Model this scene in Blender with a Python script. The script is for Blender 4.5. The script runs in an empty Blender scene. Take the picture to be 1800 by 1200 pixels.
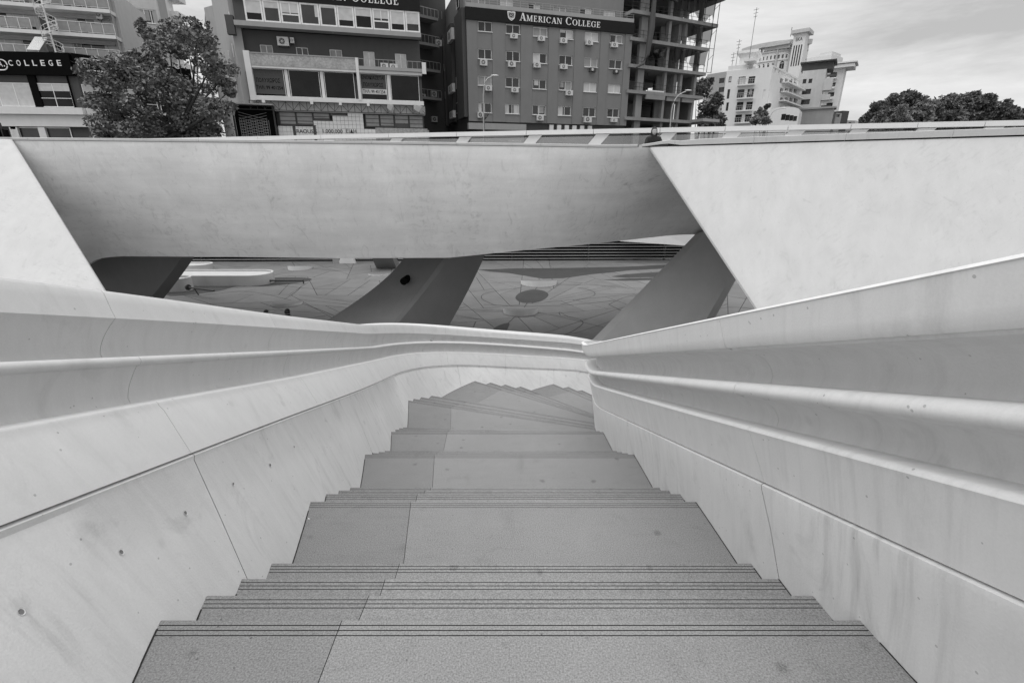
import bpy, math, random
from mathutils import Vector, Matrix
random.seed(7)
R = math.radians
S = bpy.context.scene
COL = S.collection
# ------------------------------------------------------------ camera, world, sun
F = 841.0
PITCH = math.atan(295.0/841.0)
CP, SP = math.cos(PITCH), math.sin(PITCH)
EYE = 6.64            # plaza floor is z = 0
cam = bpy.data.cameras.new('camera'); camo = bpy.data.objects.new('camera', cam); COL.objects.link(camo)
cam.lens = F/1800*36; cam.sensor_width = 36; cam.clip_end = 3000; cam.clip_start = 0.05
camo.location = (0, 0, EYE); camo.rotation_euler = (math.pi/2-PITCH, 0, 0)
S.camera = camo
SUN_EL, SUN_AZ = R(76), R(262)      # azimuth clockwise from +Y: light from behind right
W = bpy.data.worlds.new('World'); S.world = W; W.use_nodes = True
nt = W.node_tree; nt.nodes.clear()
def N(t, ty, **kw):
    n = t.nodes.new(ty)
    for k, v in kw.items(): setattr(n, k, v)
    return n
out = N(nt, 'ShaderNodeOutputWorld'); bg = N(nt, 'ShaderNodeBackground'); bg.inputs['Strength'].default_value = 0.1
sky = N(nt, 'ShaderNodeTexSky', sky_type='NISHITA', sun_disc=False, sun_elevation=SUN_EL, sun_rotation=SUN_AZ)
bw = N(nt, 'ShaderNodeRGBToBW'); nt.links.new(sky.outputs[0], bw.inputs[0])
tc = N(nt, 'ShaderNodeTexCoord')
mp = N(nt, 'ShaderNodeMapping'); mp.inputs['Scale'].default_value = (1.4, 1.0, 5.0); mp.inputs['Rotation'].default_value = (0, R(14), 0)
nt.links.new(tc.outputs['Generated'], mp.inputs[0])
n1 = N(nt, 'ShaderNodeTexNoise'); n1.inputs['Scale'].default_value = 1.15; n1.inputs['Detail'].default_value = 9; n1.inputs['Roughness'].default_value = .62; n1.inputs['Distortion'].default_value = .5
nt.links.new(mp.outputs[0], n1.inputs[0])
cr = N(nt, 'ShaderNodeMapRange'); cr.inputs['From Min'].default_value = .38; cr.inputs['From Max'].default_value = .62
cr.inputs['To Min'].default_value = 5.1; cr.inputs['To Max'].default_value = 8.8
nt.links.new(n1.outputs[0], cr.inputs[0])
mx = N(nt, 'ShaderNodeMix', data_type='FLOAT'); mx.inputs[0].default_value = .85
nt.links.new(bw.outputs[0], mx.inputs[2]); nt.links.new(cr.outputs[0], mx.inputs[3])
nt.links.new(mx.outputs[0], bg.inputs['Color']); nt.links.new(bg.outputs[0], out.inputs[0])
sl = bpy.data.lights.new('sun', 'SUN'); sl.energy = 2.7; sl.angle = R(85); sl.color = (1, 1, 1)
so = bpy.data.objects.new('sun', sl); COL.objects.link(so); so.location = (20, -30, 60)
sd = Vector((math.sin(SUN_AZ)*math.cos(SUN_EL), math.cos(SUN_AZ)*math.cos(SUN_EL), math.sin(SUN_EL)))
so.rotation_euler = sd.to_track_quat('Z', 'Y').to_euler()
S.view_settings.view_transform = 'Standard'; S.view_settings.look = 'None'
S.view_settings.exposure = 0.15; S.view_settings.gamma = 1; S.view_settings.use_curve_mapping = False
S.render.engine = 'CYCLES'; S.cycles.use_denoising = True
S.cycles.max_bounces = 6; S.cycles.transparent_max_bounces = 12

# ------------------------------------------------------------ helpers: photo measurement -> place
def ray(px, py):
    a = (px-900)/F; b = (600-py)/F
    return Vector((a, CP+SP*b, -SP+CP*b))
def atY(px, py, Y):
    r = ray(px, py); return Vector((0, 0, EYE)) + r*(Y/r.y)
def atZ(px, py, z=0.0):
    r = ray(px, py); return Vector((0, 0, EYE)) + r*((z-EYE)/r.z)
# ------------------------------------------------------------ materials (black and white place)
MATS = {}
def concrete(name, base, mott=.12, streak=.1, sscale=(1, 1, .15), rough=.75, spec=0, bump=.15, fine=60, spots=0.0, spotscale=9, smear=0):
    m = bpy.data.materials.new(name); m.use_nodes = True; t = m.node_tree
    p = t.nodes['Principled BSDF']; p.inputs['Roughness'].default_value = rough
    p.inputs['Specular IOR Level'].default_value = .25
    g = N(t, 'ShaderNodeNewGeometry')
    def noise(scale, det, mapping=None, rgh=.6):
        n = N(t, 'ShaderNodeTexNoise'); n.inputs['Scale'].default_value = scale; n.inputs['Detail'].default_value = det; n.inputs['Roughness'].default_value = rgh
        if mapping:
            k = N(t, 'ShaderNodeMapping'); k.inputs['Scale'].default_value = mapping; t.links.new(g.outputs['Position'], k.inputs[0]); t.links.new(k.outputs[0], n.inputs[0])
        else: t.links.new(g.outputs['Position'], n.inputs[0])
        return n.outputs[0]
    def mth(op, a, b=None, c=None):
        n = N(t, 'ShaderNodeMath', operation=op)
        for i, v in enumerate((a, b, c)):
            if v is None: continue
            if isinstance(v, (int, float)): n.inputs[i].default_value = v
            else: t.links.new(v, n.inputs[i])
        return n.outputs[0]
    a = noise(.9, 7)
    s = noise(3.0, 5, sscale)
    f = noise(fine, 2)
    v = mth('MULTIPLY_ADD', mth('SUBTRACT', a, .5), mott*2.4, 1.0)
    v = mth('ADD', v, mth('MULTIPLY', mth('SUBTRACT', s, .5), streak*2.4))
    v = mth('ADD', v, mth('MULTIPLY', mth('SUBTRACT', f, .5), spec*2.2))
    if spots:
        vo = N(t, 'ShaderNodeTexVoronoi'); vo.inputs['Scale'].default_value = spotscale; vo.inputs['Randomness'].default_value = 1
        nn = N(t, 'ShaderNodeTexNoise'); nn.inputs['Scale'].default_value = 14
        t.links.new(g.outputs['Position'], nn.inputs[0])
        t.links.new(g.outputs['Position'], vo.inputs[0])
        gate = mth('GREATER_THAN', N_sep(t, vo.outputs['Color']), .74)
        d = mth('MULTIPLY', mth('SUBTRACT', 1.0, mth('SMOOTHSTEP', mth('ADD', vo.outputs['Distance'], mth('MULTIPLY', mth('SUBTRACT', nn.outputs[0], .5), .16)), .1, .3) if False else mth('MINIMUM', mth('MULTIPLY', mth('MAXIMUM', mth('SUBTRACT', mth('ADD', vo.outputs['Distance'], mth('MULTIPLY', mth('SUBTRACT', nn.outputs[0], .5), .2)), .08), 0.0), 9.0), 1.0)), gate)
        v = mth('SUBTRACT', v, mth('MULTIPLY', d, spots))
    if smear:
        vo = N(t, 'ShaderNodeTexVoronoi'); vo.inputs['Scale'].default_value = 26; t.links.new(g.outputs['Position'], vo.inputs[0])
        v = mth('SUBTRACT', v, mth('MULTIPLY', mth('MULTIPLY', mth('LESS_THAN', vo.outputs['Distance'], .13), mth('GREATER_THAN', N_sep(t, vo.outputs['Color']), .90)), .35))
        w_ = noise(4.0, 4, (1.2, 5.0, .25)); w2 = noise(.6, 3)
        v = mth('SUBTRACT', v, mth('MULTIPLY', mth('MULTIPLY', mth('MAXIMUM', mth('SUBTRACT', w_, .52), 0.0), mth('MAXIMUM', mth('SUBTRACT', w2, .42), 0.0)), smear*22))
        n = N(t, 'ShaderNodeTexNoise'); n.inputs['Scale'].default_value = 2.2; n.inputs['Detail'].default_value = 10; n.inputs['Roughness'].default_value = .7; n.inputs['Distortion'].default_value = 1.6
        k = N(t, 'ShaderNodeMapping'); k.inputs['Scale'].default_value = (1.2, 1.0, .55); k.inputs['Rotation'].default_value = (.35, 0, .2); t.links.new(g.outputs['Position'], k.inputs[0]); t.links.new(k.outputs[0], n.inputs[0])
        e = mth('MULTIPLY', mth('MAXIMUM', mth('SUBTRACT', n.outputs[0], .56), 0.0), smear*7); v = mth('SUBTRACT', v, e)
        e = mth('MULTIPLY', mth('MAXIMUM', mth('SUBTRACT', .43, n.outputs[0]), 0.0), smear*3); v = mth('ADD', v, e)
    col = mth('MULTIPLY', v, base); col = mth('MAXIMUM', col, .01)
    t.links.new(col, p.inputs['Base Color'])
    if bump:
        b = N(t, 'ShaderNodeBump'); b.inputs['Strength'].default_value = bump; b.inputs['Distance'].default_value = .01
        t.links.new(mth('ADD', mth('MULTIPLY', f, .5), s), b.inputs['Height']); t.links.new(b.outputs[0], p.inputs['Normal'])
    MATS[name] = m; return m
def N_sep(t, sock):
    n = N(t, 'ShaderNodeSeparateColor'); t.links.new(sock, n.inputs[0]); return n.outputs[0]
def plain(name, v, rough=.6, metal=0, var=.1, vs=3, spec=.4):
    m = bpy.data.materials.new(name); m.use_nodes = True; t = m.node_tree; p = t.nodes['Principled BSDF']
    p.inputs['Roughness'].default_value = rough; p.inputs['Metallic'].default_value = metal; p.inputs['Specular IOR Level'].default_value = spec
    g = N(t, 'ShaderNodeNewGeometry'); n = N(t, 'ShaderNodeTexNoise'); n.inputs['Scale'].default_value = vs; n.inputs['Detail'].default_value = 5
    t.links.new(g.outputs['Position'], n.inputs[0])
    r = N(t, 'ShaderNodeMapRange'); r.inputs['From Min'].default_value = .25; r.inputs['From Max'].default_value = .75
    r.inputs['To Min'].default_value = v*(1-var); r.inputs['To Max'].default_value = v*(1+var)
    t.links.new(n.outputs[0], r.inputs[0]); t.links.new(r.outputs[0], p.inputs['Base Color'])
    MATS[name] = m; return m
def glassmat(name, fac=.15, tint=.9):
    m = bpy.data.materials.new(name); m.use_nodes = True; t = m.node_tree; t.nodes.clear()
    o = N(t, 'ShaderNodeOutputMaterial'); mix = N(t, 'ShaderNodeMixShader'); tr = N(t, 'ShaderNodeBsdfTransparent'); gl = N(t, 'ShaderNodeBsdfGlossy')
    tr.inputs[0].default_value = (tint, tint, tint, 1); gl.inputs['Roughness'].default_value = .03
    mix.inputs[0].default_value = fac
    t.links.new(tr.outputs[0], mix.inputs[1]); t.links.new(gl.outputs[0], mix.inputs[2]); t.links.new(mix.outputs[0], o.inputs[0])
    return m
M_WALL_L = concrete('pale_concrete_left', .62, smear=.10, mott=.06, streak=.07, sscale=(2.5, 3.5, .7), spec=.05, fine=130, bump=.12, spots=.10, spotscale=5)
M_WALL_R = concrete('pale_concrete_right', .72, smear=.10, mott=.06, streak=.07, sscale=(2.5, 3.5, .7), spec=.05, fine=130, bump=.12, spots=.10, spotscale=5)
M_LOW = concrete('poured_concrete_lower_wall', .68, smear=.17, mott=.10, streak=.08, sscale=(1.0, 4.5, .6), spec=.06, fine=110, bump=.2, spots=.18, spotscale=4)
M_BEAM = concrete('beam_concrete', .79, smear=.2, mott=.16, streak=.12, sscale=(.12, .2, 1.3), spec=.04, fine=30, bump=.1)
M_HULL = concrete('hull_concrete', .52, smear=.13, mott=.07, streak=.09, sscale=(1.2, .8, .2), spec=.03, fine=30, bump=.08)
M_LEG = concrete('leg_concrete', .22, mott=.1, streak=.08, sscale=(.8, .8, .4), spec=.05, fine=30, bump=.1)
M_LEG_LIT = concrete('leg_concrete_lit', .40, mott=.1, streak=.08, sscale=(.8, .8, .4), spec=.05, fine=30, bump=.1)  # lighter copy of the leg concrete: the right leg's brighter light put into colour
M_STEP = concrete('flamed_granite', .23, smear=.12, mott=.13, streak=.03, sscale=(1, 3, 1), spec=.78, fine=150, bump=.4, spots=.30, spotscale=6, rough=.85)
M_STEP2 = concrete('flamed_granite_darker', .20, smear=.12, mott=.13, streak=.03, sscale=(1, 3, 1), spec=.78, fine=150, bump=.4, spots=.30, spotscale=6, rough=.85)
M_DARK = plain('shadow_gap', .02, .9)
M_RISER = concrete('granite_riser', .2, spec=.2, fine=150)
M_PAVE = concrete('plaza_paving', .165, mott=.22, streak=.1, sscale=(.5, 2, 1), spec=.08, fine=12, bump=.1)
M_PAVE2 = concrete('plaza_paving_light', .18, mott=.2, streak=.1, sscale=(.5, 2, 1), spec=.08, fine=12, bump=.1)
M_PAVED = concrete('plaza_dark_inlay', .055, mott=.25, streak=.1, spec=.15, fine=8)
M_JOINT = plain('joint_dark', .03, .9, spec=.1)
M_WHITE = concrete('white_render', .74, mott=.06, streak=.06, sscale=(.6, .6, .12), fine=20, bump=0)
M_CREAM = concrete('cream_render', .52, mott=.08, streak=.1, sscale=(.6, .6, .1), fine=20, bump=0)
M_GREY = concrete('grey_render', .22, mott=.08, streak=.08, sscale=(.5, .5, .08), fine=20, bump=0)
M_GREYL = concrete('light_grey_render', .36, mott=.08, streak=.1, sscale=(.5, .5, .08), fine=20, bump=0)
M_GREYD = concrete('dark_grey_render', .085, mott=.1, streak=.1, sscale=(.5, .5, .08), fine=20, bump=0)
M_RAW = concrete('raw_concrete', .27, mott=.2, streak=.2, sscale=(.6, .6, .2), fine=8, bump=0)
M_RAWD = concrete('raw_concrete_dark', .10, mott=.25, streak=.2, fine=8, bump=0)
M_SIGN = plain('dark_sign_board', .022, .8, spec=.1)
M_BLACK = plain('black_board', .006, .9, spec=.05)
M_LETTER = plain('white_lettering', .8, .5)
M_LETTERD = plain('dark_lettering', .04, .5)
M_LETTERG = plain('grey_lettering', .09, .6)
M_FRAME = plain('white_window_frame', .8, .4)
M_FRAMED = plain('dark_window_frame', .06, .4)
M_GLASS = plain('dark_window_glass', .03, .06, spec=.55, var=.5, vs=.6)
M_GLASSD = plain('tinted_window_glass', .008, .08, spec=.25, var=.6, vs=.8)
M_BLIND = plain('pale_blind', .55, .7, var=.12, vs=2)
M_BLINDG = plain('grey_blind', .3, .7, var=.15, vs=2)
M_AC = plain('air_conditioner_case', .62, .5)
M_ACD = plain('air_conditioner_fan', .06, .5)
M_METAL = plain('galvanised_metal', .4, .4, metal=.3)
M_METALD = plain('dark_metal', .05, .5)
M_LEAF = plain('leaf', .16, .6, var=.55, vs=1.2, spec=.4)
M_LEAFL = plain('leaf_light', .20, .6, var=.45, vs=2.0, spec=.3)
M_LEAFD = plain('leaf_dark', .11, .6, var=.5, vs=1.0, spec=.3)
M_BARK = plain('bark', .04, .9, var=.4, vs=6)
M_GLAZE = glassmat('clear_glass', .22, .8)
M_NET = glassmat('shade_net', .02, .32)
M_CLOTH = plain('dark_coat', .02, .9)
M_SKIN = plain('skin', .38, .6)
M_HAIR = plain('dark_hair', .012, .6)
M_TEX = concrete('rough_aggregate', .4, mott=.3, streak=.2, sscale=(2, 2, 2), spec=.5, fine=5, bump=0)
M_TILE = plain('white_tile', .78, .3, var=.06)
M_ASPHALT = concrete('asphalt', .06, spec=.1, fine=10)

# ------------------------------------------------------------ mesh building
def ROOTLOC(o):
    while o.parent: o = o.parent
    return o.location
class MB:
    def __init__(s): s.v = []; s.f = []; s.m = []
    def add(s, vs, fs, mi=0):
        k = len(s.v); s.v += [Vector(v) for v in vs]
        for f in fs: s.f.append([i+k for i in f]); s.m.append(mi)
    def quad(s, a, b, c, d, mi=0): s.add([a, b, c, d], [(0, 1, 2, 3)], mi)
    def hexa(s, p, mi=0):  # 8 pts: bottom 4 ccw, top 4
        s.add(p, [(3, 2, 1, 0), (4, 5, 6, 7), (0, 1, 5, 4), (1, 2, 6, 5), (2, 3, 7, 6), (3, 0, 4, 7)], mi)
    def box(s, x0, x1, y0, y1, z0, z1, mi=0):
        s.hexa([(x0, y0, z0), (x1, y0, z0), (x1, y1, z0), (x0, y1, z0), (x0, y0, z1), (x1, y0, z1), (x1, y1, z1), (x0, y1, z1)], mi)
    def tube(s, pts, r, n=6, mi=0, caps=True):
        pts = [Vector(p) for p in pts]; rs = r if isinstance(r, (list, tuple)) else [r]*len(pts)
        k = len(s.v); up = Vector((0, 0, 1))
        for i, p in enumerate(pts):
            d = (pts[min(i+1, len(pts)-1)]-pts[max(i-1, 0)]).normalized()
            a = d.cross(up if abs(d.z) < .95 else Vector((1, 0, 0))).normalized(); b = d.cross(a).normalized()
            for j in range(n):
                t = 2*math.pi*j/n; s.v.append(p+(a*math.cos(t)+b*math.sin(t))*rs[i])
        for i in range(len(pts)-1):
            for j in range(n):
                s.f.append([k+i*n+j, k+i*n+(j+1) % n, k+(i+1)*n+(j+1) % n, k+(i+1)*n+j]); s.m.append(mi)
        if caps:
            s.f.append([k+j for j in range(n)]); s.m.append(mi)
            s.f.append([k+(len(pts)-1)*n+j for j in reversed(range(n))]); s.m.append(mi)
    def prism(s, poly, z0, z1, mi=0):
        n = len(poly); s.add([(p[0], p[1], z0) for p in poly]+[(p[0], p[1], z1) for p in poly],
            [list(range(n))[::-1], list(range(n, 2*n))]+[(i, (i+1) % n, n+(i+1) % n, n+i) for i in range(n)], mi)
    def ell(s, c, rx, ry, rz, nu=12, nv=8, mi=0):
        k = len(s.v)
        for i in range(nv+1):
            ph = math.pi*i/nv
            for j in range(nu):
                th = 2*math.pi*j/nu
                s.v.append(Vector((c[0]+rx*math.sin(ph)*math.cos(th), c[1]+ry*math.sin(ph)*math.sin(th), c[2]+rz*math.cos(ph))))
        for i in range(nv):
            for j in range(nu):
                s.f.append([k+i*nu+j, k+(i+1)*nu+j, k+(i+1)*nu+(j+1) % nu, k+i*nu+(j+1) % nu]); s.m.append(mi)
    def grid(s, rows, mi=0, flip=False):
        k = len(s.v); n = len(rows[0])
        for r in rows: s.v += [Vector(p) for p in r]
        for i in range(len(rows)-1):
            for j in range(n-1):
                q = [k+i*n+j, k+i*n+j+1, k+(i+1)*n+j+1, k+(i+1)*n+j]
                s.f.append(q[::-1] if flip else q); s.m.append(mi)
    def build(s, name, mat, parent=None, smooth=None):
        me = bpy.data.meshes.new(name)
        if parent is not None: o0 = ROOTLOC(parent)
        else:
            xs = [v.x for v in s.v]; ys = [v.y for v in s.v]; zs = [v.z for v in s.v]
            o0 = Vector(((min(xs)+max(xs))/2, (min(ys)+max(ys))/2, min(zs)))
        me.from_pydata([tuple(v-o0) for v in s.v], [], s.f)
        mats = mat if isinstance(mat, (list, tuple)) else [mat]
        for m in mats: me.materials.append(m)
        if len(mats) > 1: me.polygons.foreach_set('material_index', s.m)
        if smooth is not None:
            me.polygons.foreach_set('use_smooth', [True]*len(me.polygons)); me.set_sharp_from_angle(angle=R(smooth))
        me.update()
        o = bpy.data.objects.new(name, me); COL.objects.link(o)
        if parent is not None: o.parent = parent
        else: o.location = o0
        return o
def root(name, loc, label=None, cat=None, group=None, kind=None):
    o = bpy.data.objects.new(name, None); COL.objects.link(o); o.location = loc; o.empty_display_size = .3
    return tag(o, label, cat, group, kind)
def tag(o, label=None, cat=None, group=None, kind=None):
    if label: o['label'] = label
    if cat: o['category'] = cat
    if group: o['group'] = group
    if kind: o['kind'] = kind
    return o
def copy_tree(o, parent=None):
    c = o.copy(); COL.objects.link(c)
    if parent is not None: c.parent = parent
    for ch in list(o.children): copy_tree(ch, c)
    return c

# ================================================================ STAIRCASE
RISE = .155
def stair_pt(px, py, h):
    p = atZ(px, py, EYE-h); return (p.x, p.y)
steps = []   # (h, L, R)
h0 = 1.68
rows = [(290, 1087, 1514), (380, 1044, 1437), (438, 1015, 1378), (489, 988, 1328), (551, 880, 1223), (577, 866.5, 1193), (602, 860.5, 1173), (621, 855.5, 1157), (645, 797.5, 1111), (0, 0, 0), (0, 0, 0), (0, 0, 0), (693, 758, 1060)]
for i, (xl, y, xr) in enumerate(rows):
    h = h0+RISE*i
    if xl: steps.append([h, stair_pt(xl, y, h), stair_pt(xr, y, h)])
    else: steps.append(None)
L9, L13 = steps[8], steps[12]
for k in (9, 10, 11):
    y = L9[1][1]+.27*(k-8)
    steps[k] = [h0+RISE*k, (L9[1][0]-.03*(k-8), y), (L9[2][0], y)]
for k, (l, r) in enumerate([((-1.74, 6.47), (1.32, 6.43)), ((-1.79, 6.79), (1.35, 6.69)), ((-1.85, 7.09), (1.38, 6.95)), ((-2.05, 8.42), (1.46, 7.34)),
        ((-2.06, 8.82), (1.50, 7.62)), ((-2.0, 9.215), (1.55, 7.98)), ((-1.85, 9.61), (1.62, 8.38)), ((-.90, 10.72), (1.73, 8.88)),
        ((-.54, 10.98), (1.84, 9.15)), ((-.17, 11.2), (1.98, 9.42)), ((.22, 11.42), (2.14, 9.68)), ((1.14, 11.9), (2.75, 10.15)),
        ((1.55, 12.08), (3.0, 10.28)), ((1.95, 12.2), (3.3, 10.4)), ((2.35, 12.32), (3.6, 10.5)), ((3.6, 12.55), (4.6, 10.75)),
        ((4.0, 12.6), (5.0, 10.8)), ((4.4, 12.6), (5.4, 10.85))]):
    steps.append([h0+RISE*(13+k), l, r])
FOOT_L = [(-1.30, -3), (-1.325, 0), (-1.385, 1.5), (-1.475, 3.0), (-1.59, 4.5), (-1.725, 6.0), (-1.89, 7.4), (-2.03, 8.42), (-2.05, 8.9), (-1.93, 9.45), (-1.62, 10.02), (-1.2, 10.48), (-.7, 10.87), (0, 11.32), (.9, 11.8), (1.9, 12.18), (3.0, 12.45), (4.5, 12.6), (8, 12.4)]
FOOT_R = [(1.40, -3), (1.395, 0), (1.385, 2), (1.37, 3.5), (1.35, 5.0), (1.335, 6.0), (1.34, 6.45), (1.40, 6.95), (1.475, 7.5), (1.58, 8.1), (1.73, 8.8), (2.05, 9.5), (2.75, 10.15), (3.6, 10.55), (5.0, 10.8), (8, 10.7)]
def catmull(P, step=.08):
    out = []
    for i in range(len(P)-1):
        p0, p1, p2, p3 = [Vector(P[max(0, min(len(P)-1, j))]) for j in (i-1, i, i+1, i+2)]
        n = max(2, int((p2-p1).length/step))
        # centripetal-ish limited tangents
        m1 = (p2-p0)/2; m2 = (p3-p1)/2; L = (p2-p1).length
        if m1.length > L: m1 = m1.normalized()*L
        if m2.length > L: m2 = m2.normalized()*L
        for k in range(n):
            t = k/n; out.append((2*t**3-3*t**2+1)*p1+(t**3-2*t*t+t)*m1+(-2*t**3+3*t*t)*p2+(t**3-t*t)*m2)
    out.append(Vector(P[-1])); return out
class Path:
    def __init__(s, P, side):
        s.p = catmull(P)
        q = [s.p[0]]; d_ = .08
        for a in s.p[1:]:
            if (a-q[-1]).length > d_*.6: q.append(a)
        for _ in range(90):
            q = [q[0]]+[(q[i-1]+q[i]*2+q[i+1])/4 for i in range(1, len(q)-1)]+[q[-1]]
        if side < 0: s.p = q
        s.side = side; s.s = [0]
        for i in range(1, len(s.p)): s.s.append(s.s[-1]+(s.p[i]-s.p[i-1]).length)
        s.n = []
        for i in range(len(s.p)):
            d = (s.p[min(i+2, len(s.p)-1)]-s.p[max(i-2, 0)]).normalized()
            s.n.append(Vector((-d.y, d.x)) if side < 0 else Vector((d.y, -d.x)))   # outward
    def at(s, q, o=0):
        import bisect
        q = max(0, min(s.s[-1]-1e-4, q)); i = bisect.bisect_right(s.s, q)-1; i = min(i, len(s.p)-2)
        t = (q-s.s[i])/(s.s[i+1]-s.s[i]); return s.p[i].lerp(s.p[i+1], t)+s.n[i].lerp(s.n[i+1], t)*o
    def s_of(s, x, y):
        v = Vector((x, y)); i = min(range(len(s.p)), key=lambda k: (s.p[k]-v).length); return s.s[i]
    def hit(s, px, py, o):
        r = ray(px, py); best = None
        for i in range(len(s.p)-1):
            a = s.p[i]+s.n[i]*o; b = s.p[i+1]+s.n[i+1]*o; d = b-a
            den = r.x*d.y-r.y*d.x
            if abs(den) < 1e-9: continue
            t = (a.x*d.y-a.y*d.x)/den; k = (a.x*r.y-a.y*r.x)/den
            if t > .2 and -1e-6 <= k <= 1+1e-6:
                if best is None or t < best[0]: best = (t, s.s[i]+k*(s.s[i+1]-s.s[i]))
        if best is None: return None
        return best[1], EYE+r.z*best[0]
def interp(tab, q):
    if q <= tab[0][0]:
        (a, b), (c, d) = tab[0], tab[1]; return b+(d-b)/(c-a)*(q-a)
    for i in range(len(tab)-1):
        if q <= tab[i+1][0]:
            (a, b), (c, d) = tab[i], tab[i+1]; return b+(d-b)*(q-a)/(c-a)
    (a, b), (c, d) = tab[-2], tab[-1]
    return d-.34*(q-c)
PL, PR = Path(FOOT_L, -1), Path(FOOT_R, 1)
import numpy as np
def line(path, pts, o):
    t = []
    for px, py in catmull(pts, 12):
        r = path.hit(px, py, o)
        if r: t.append(r)
    t.sort(); u = [t[0]]
    for q in t[1:]:
        if q[0]-u[-1][0] > .05: u.append(q)
    return u
def polyfit(tab, deg):
    s0, s1 = tab[0][0], tab[-1][0]; x = np.array([(q[0]-s0)/(s1-s0)*2-1 for q in tab]); y = np.array([q[1] for q in tab])
    w = 1/(.6+np.array([q[0]-s0 for q in tab])); c = np.polynomial.chebyshev.chebfit(x, y, deg, w=w)
    n = int((s1-s0)/.2); X = np.linspace(-1, 1, n+1); Y = np.polynomial.chebyshev.chebval(X, c)
    return [[s0+(a+1)/2*(s1-s0), float(b)] for a, b in zip(X, Y)]
def clean(tab, n=2):   # light smoothing on a dense resample
    s0, s1 = tab[0][0], tab[-1][0]; m = max(4, int((s1-s0)/.25))
    z = [[s0+(s1-s0)*i/m, interp(tab, s0+(s1-s0)*i/m)] for i in range(m+1)]
    for _ in range(n):
        c = [q[1] for q in z]
        for i in range(1, m): z[i][1] = (c[i-1]+2*c[i]+c[i+1])/4
    return z
OL = dict(F=0, K=.25, A=.40, r1=.55, B=.48, r2=.68, C=.60, T=.66)
OR = dict(F=0, K=-.08, A=-.17, r1=-.01, B=-.24, r2=-.04, C=-.29, T=-.32)
PXL = dict(K=[(0, 930), (160, 868), (320, 806), (400, 774), (500, 736), (600, 699), (640, 683.6), (709, 654), (770, 644), (819, 642), (900, 646.7), (1015, 651)],
    A=[(0, 755), (271, 706), (504, 665.6), (560, 654), (640, 637), (709, 624), (784, 620), (871, 622.7), (1036, 633)],
    B=[(0, 636.7), (230, 627), (560, 613), (640, 609.5), (741, 603), (842, 603), (1024, 617.8)],
    C=[(0, 549.6), (198, 559), (463, 574.5), (560, 581), (640, 585.4), (698, 588), (842, 592), (958, 600.4), (1024, 604.8)],
    T=[(0, 486), (174, 508), (451, 547), (560, 560.5), (640, 569), (727, 574), (842, 581.7), (966, 591.8), (1024, 597.6)])
PXR = dict(K=[(1800, 1062), (1560, 951.5), (1420, 888.5), (1244, 804.5), (1111, 743), (1054, 718.6)],
    A=[(1800, 872), (1400, 771), (1333, 754), (1115, 696), (1048, 678)],
    B=[(1800, 712), (1400, 680), (1138, 660), (1042, 651)],
    C=[(1800, 565), (1400, 597), (1298, 605.5), (1138, 618), (1040, 625)],
    T=[(1800, 439), (1250, 557), (1240, 560), (1031, 605)])
ZL = {k: clean(line(PL, v, OL[k]), 14) for k, v in PXL.items()}
ZR = {k: polyfit(line(PR, v, OR[k]), 2) for k, v in PXR.items()}
def stairline(path, side):
    t = []
    for st in steps:
        p = st[1] if side < 0 else st[2]; t.append((path.s_of(*p), EYE-st[0]))
    t.sort(); u = [t[0]]
    for q in t[1:]:
        if q[0]-u[-1][0] > .1: u.append(q)
    return clean(u, 6)
ZL['F'] = stairline(PL, -1); ZR['F'] = stairline(PR, 1)
print('ZL', {k: [tuple(round(x, 2) for x in (v[0][0], v[0][1], v[-1][0], v[-1][1])) for v in [v]] for k, v in ZL.items()})
print('ZR', {k: [tuple(round(x, 2) for x in (v[0][0], v[0][1], v[-1][0], v[-1][1])) for v in [v]] for k, v in ZR.items()})
def section(Zt, O, s, lipB, ledge, side):
    """upper balustrade profile, list of (offset, z) from bottom to the outer top edge"""
    z = {k: interp(Zt[k], s) for k in 'KABCTF'}
    P = []; fu = .4 if side < 0 else .88
    sl = (O['A']-O['K'])/max(.05, (z['A']-z['K']))
    P.append((O['K']+.02, z['K']+.012)); P.append((O['K']-.004, z['K']+.014))
    P.append((O['A']-sl*.05, z['A']-.05)); 
    r = .022
    hA = z['A']
    for a in (180, 150, 120, 90): P.append((O['A']+r+r*math.cos(R(a)), hA-r+r*math.sin(R(a))))
    def bez(p0, p1, p2, n=9):
        return [((1-t)**2*p0[0]+2*t*(1-t)*p1[0]+t*t*p2[0], (1-t)**2*p0[1]+2*t*(1-t)*p1[1]+t*t*p2[1]) for t in [i/n for i in range(1, n+1)]]
    rB = lipB
    endB = (O['B']+rB*.9, z['B']-rB*2.0)
    P.append((O['r1']-.01, hA-.006)); P += bez((O['r1'], hA), (O['r1']+.01, hA+fu*(endB[1]-hA)), endB)
    for a in (250, 220, 190, 165, 140, 115, 90): P.append((O['B']+rB+rB*math.cos(R(a)), z['B']-rB+rB*math.sin(R(a))))
    P.append((O['r2']-.01, z['B']-.006)); P += bez((O['r2'], z['B']), (O['r2']+.01, z['B']+fu*(z['C']-z['B'])), (O['C']+.012, z['C']-.012))
    P.append((O['C'], z['C']+.004))
    for t in (.3, .6, .9): P.append((O['C']+(O['T']-O['C'])*t, z['C']+(z['T']-z['C'])*t))
    P.append((O['T']-.002, z['T']-.012)); P.append((O['T']+.006, z['T']-.002)); P.append((O['T']+.014, z['T']))
    P.append((O['T']+ledge, z['T']))
    return P, z['K']
def place(path, Zt, s, o, z, zk):
    ds = .3*(z-zk); p = path.at(s+ds, o); e = .3
    sl = (interp(Zt['K'], s+e)-interp(Zt['K'], s-e))/(2*e)
    return Vector((p.x, p.y, z+sl*ds))
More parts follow.
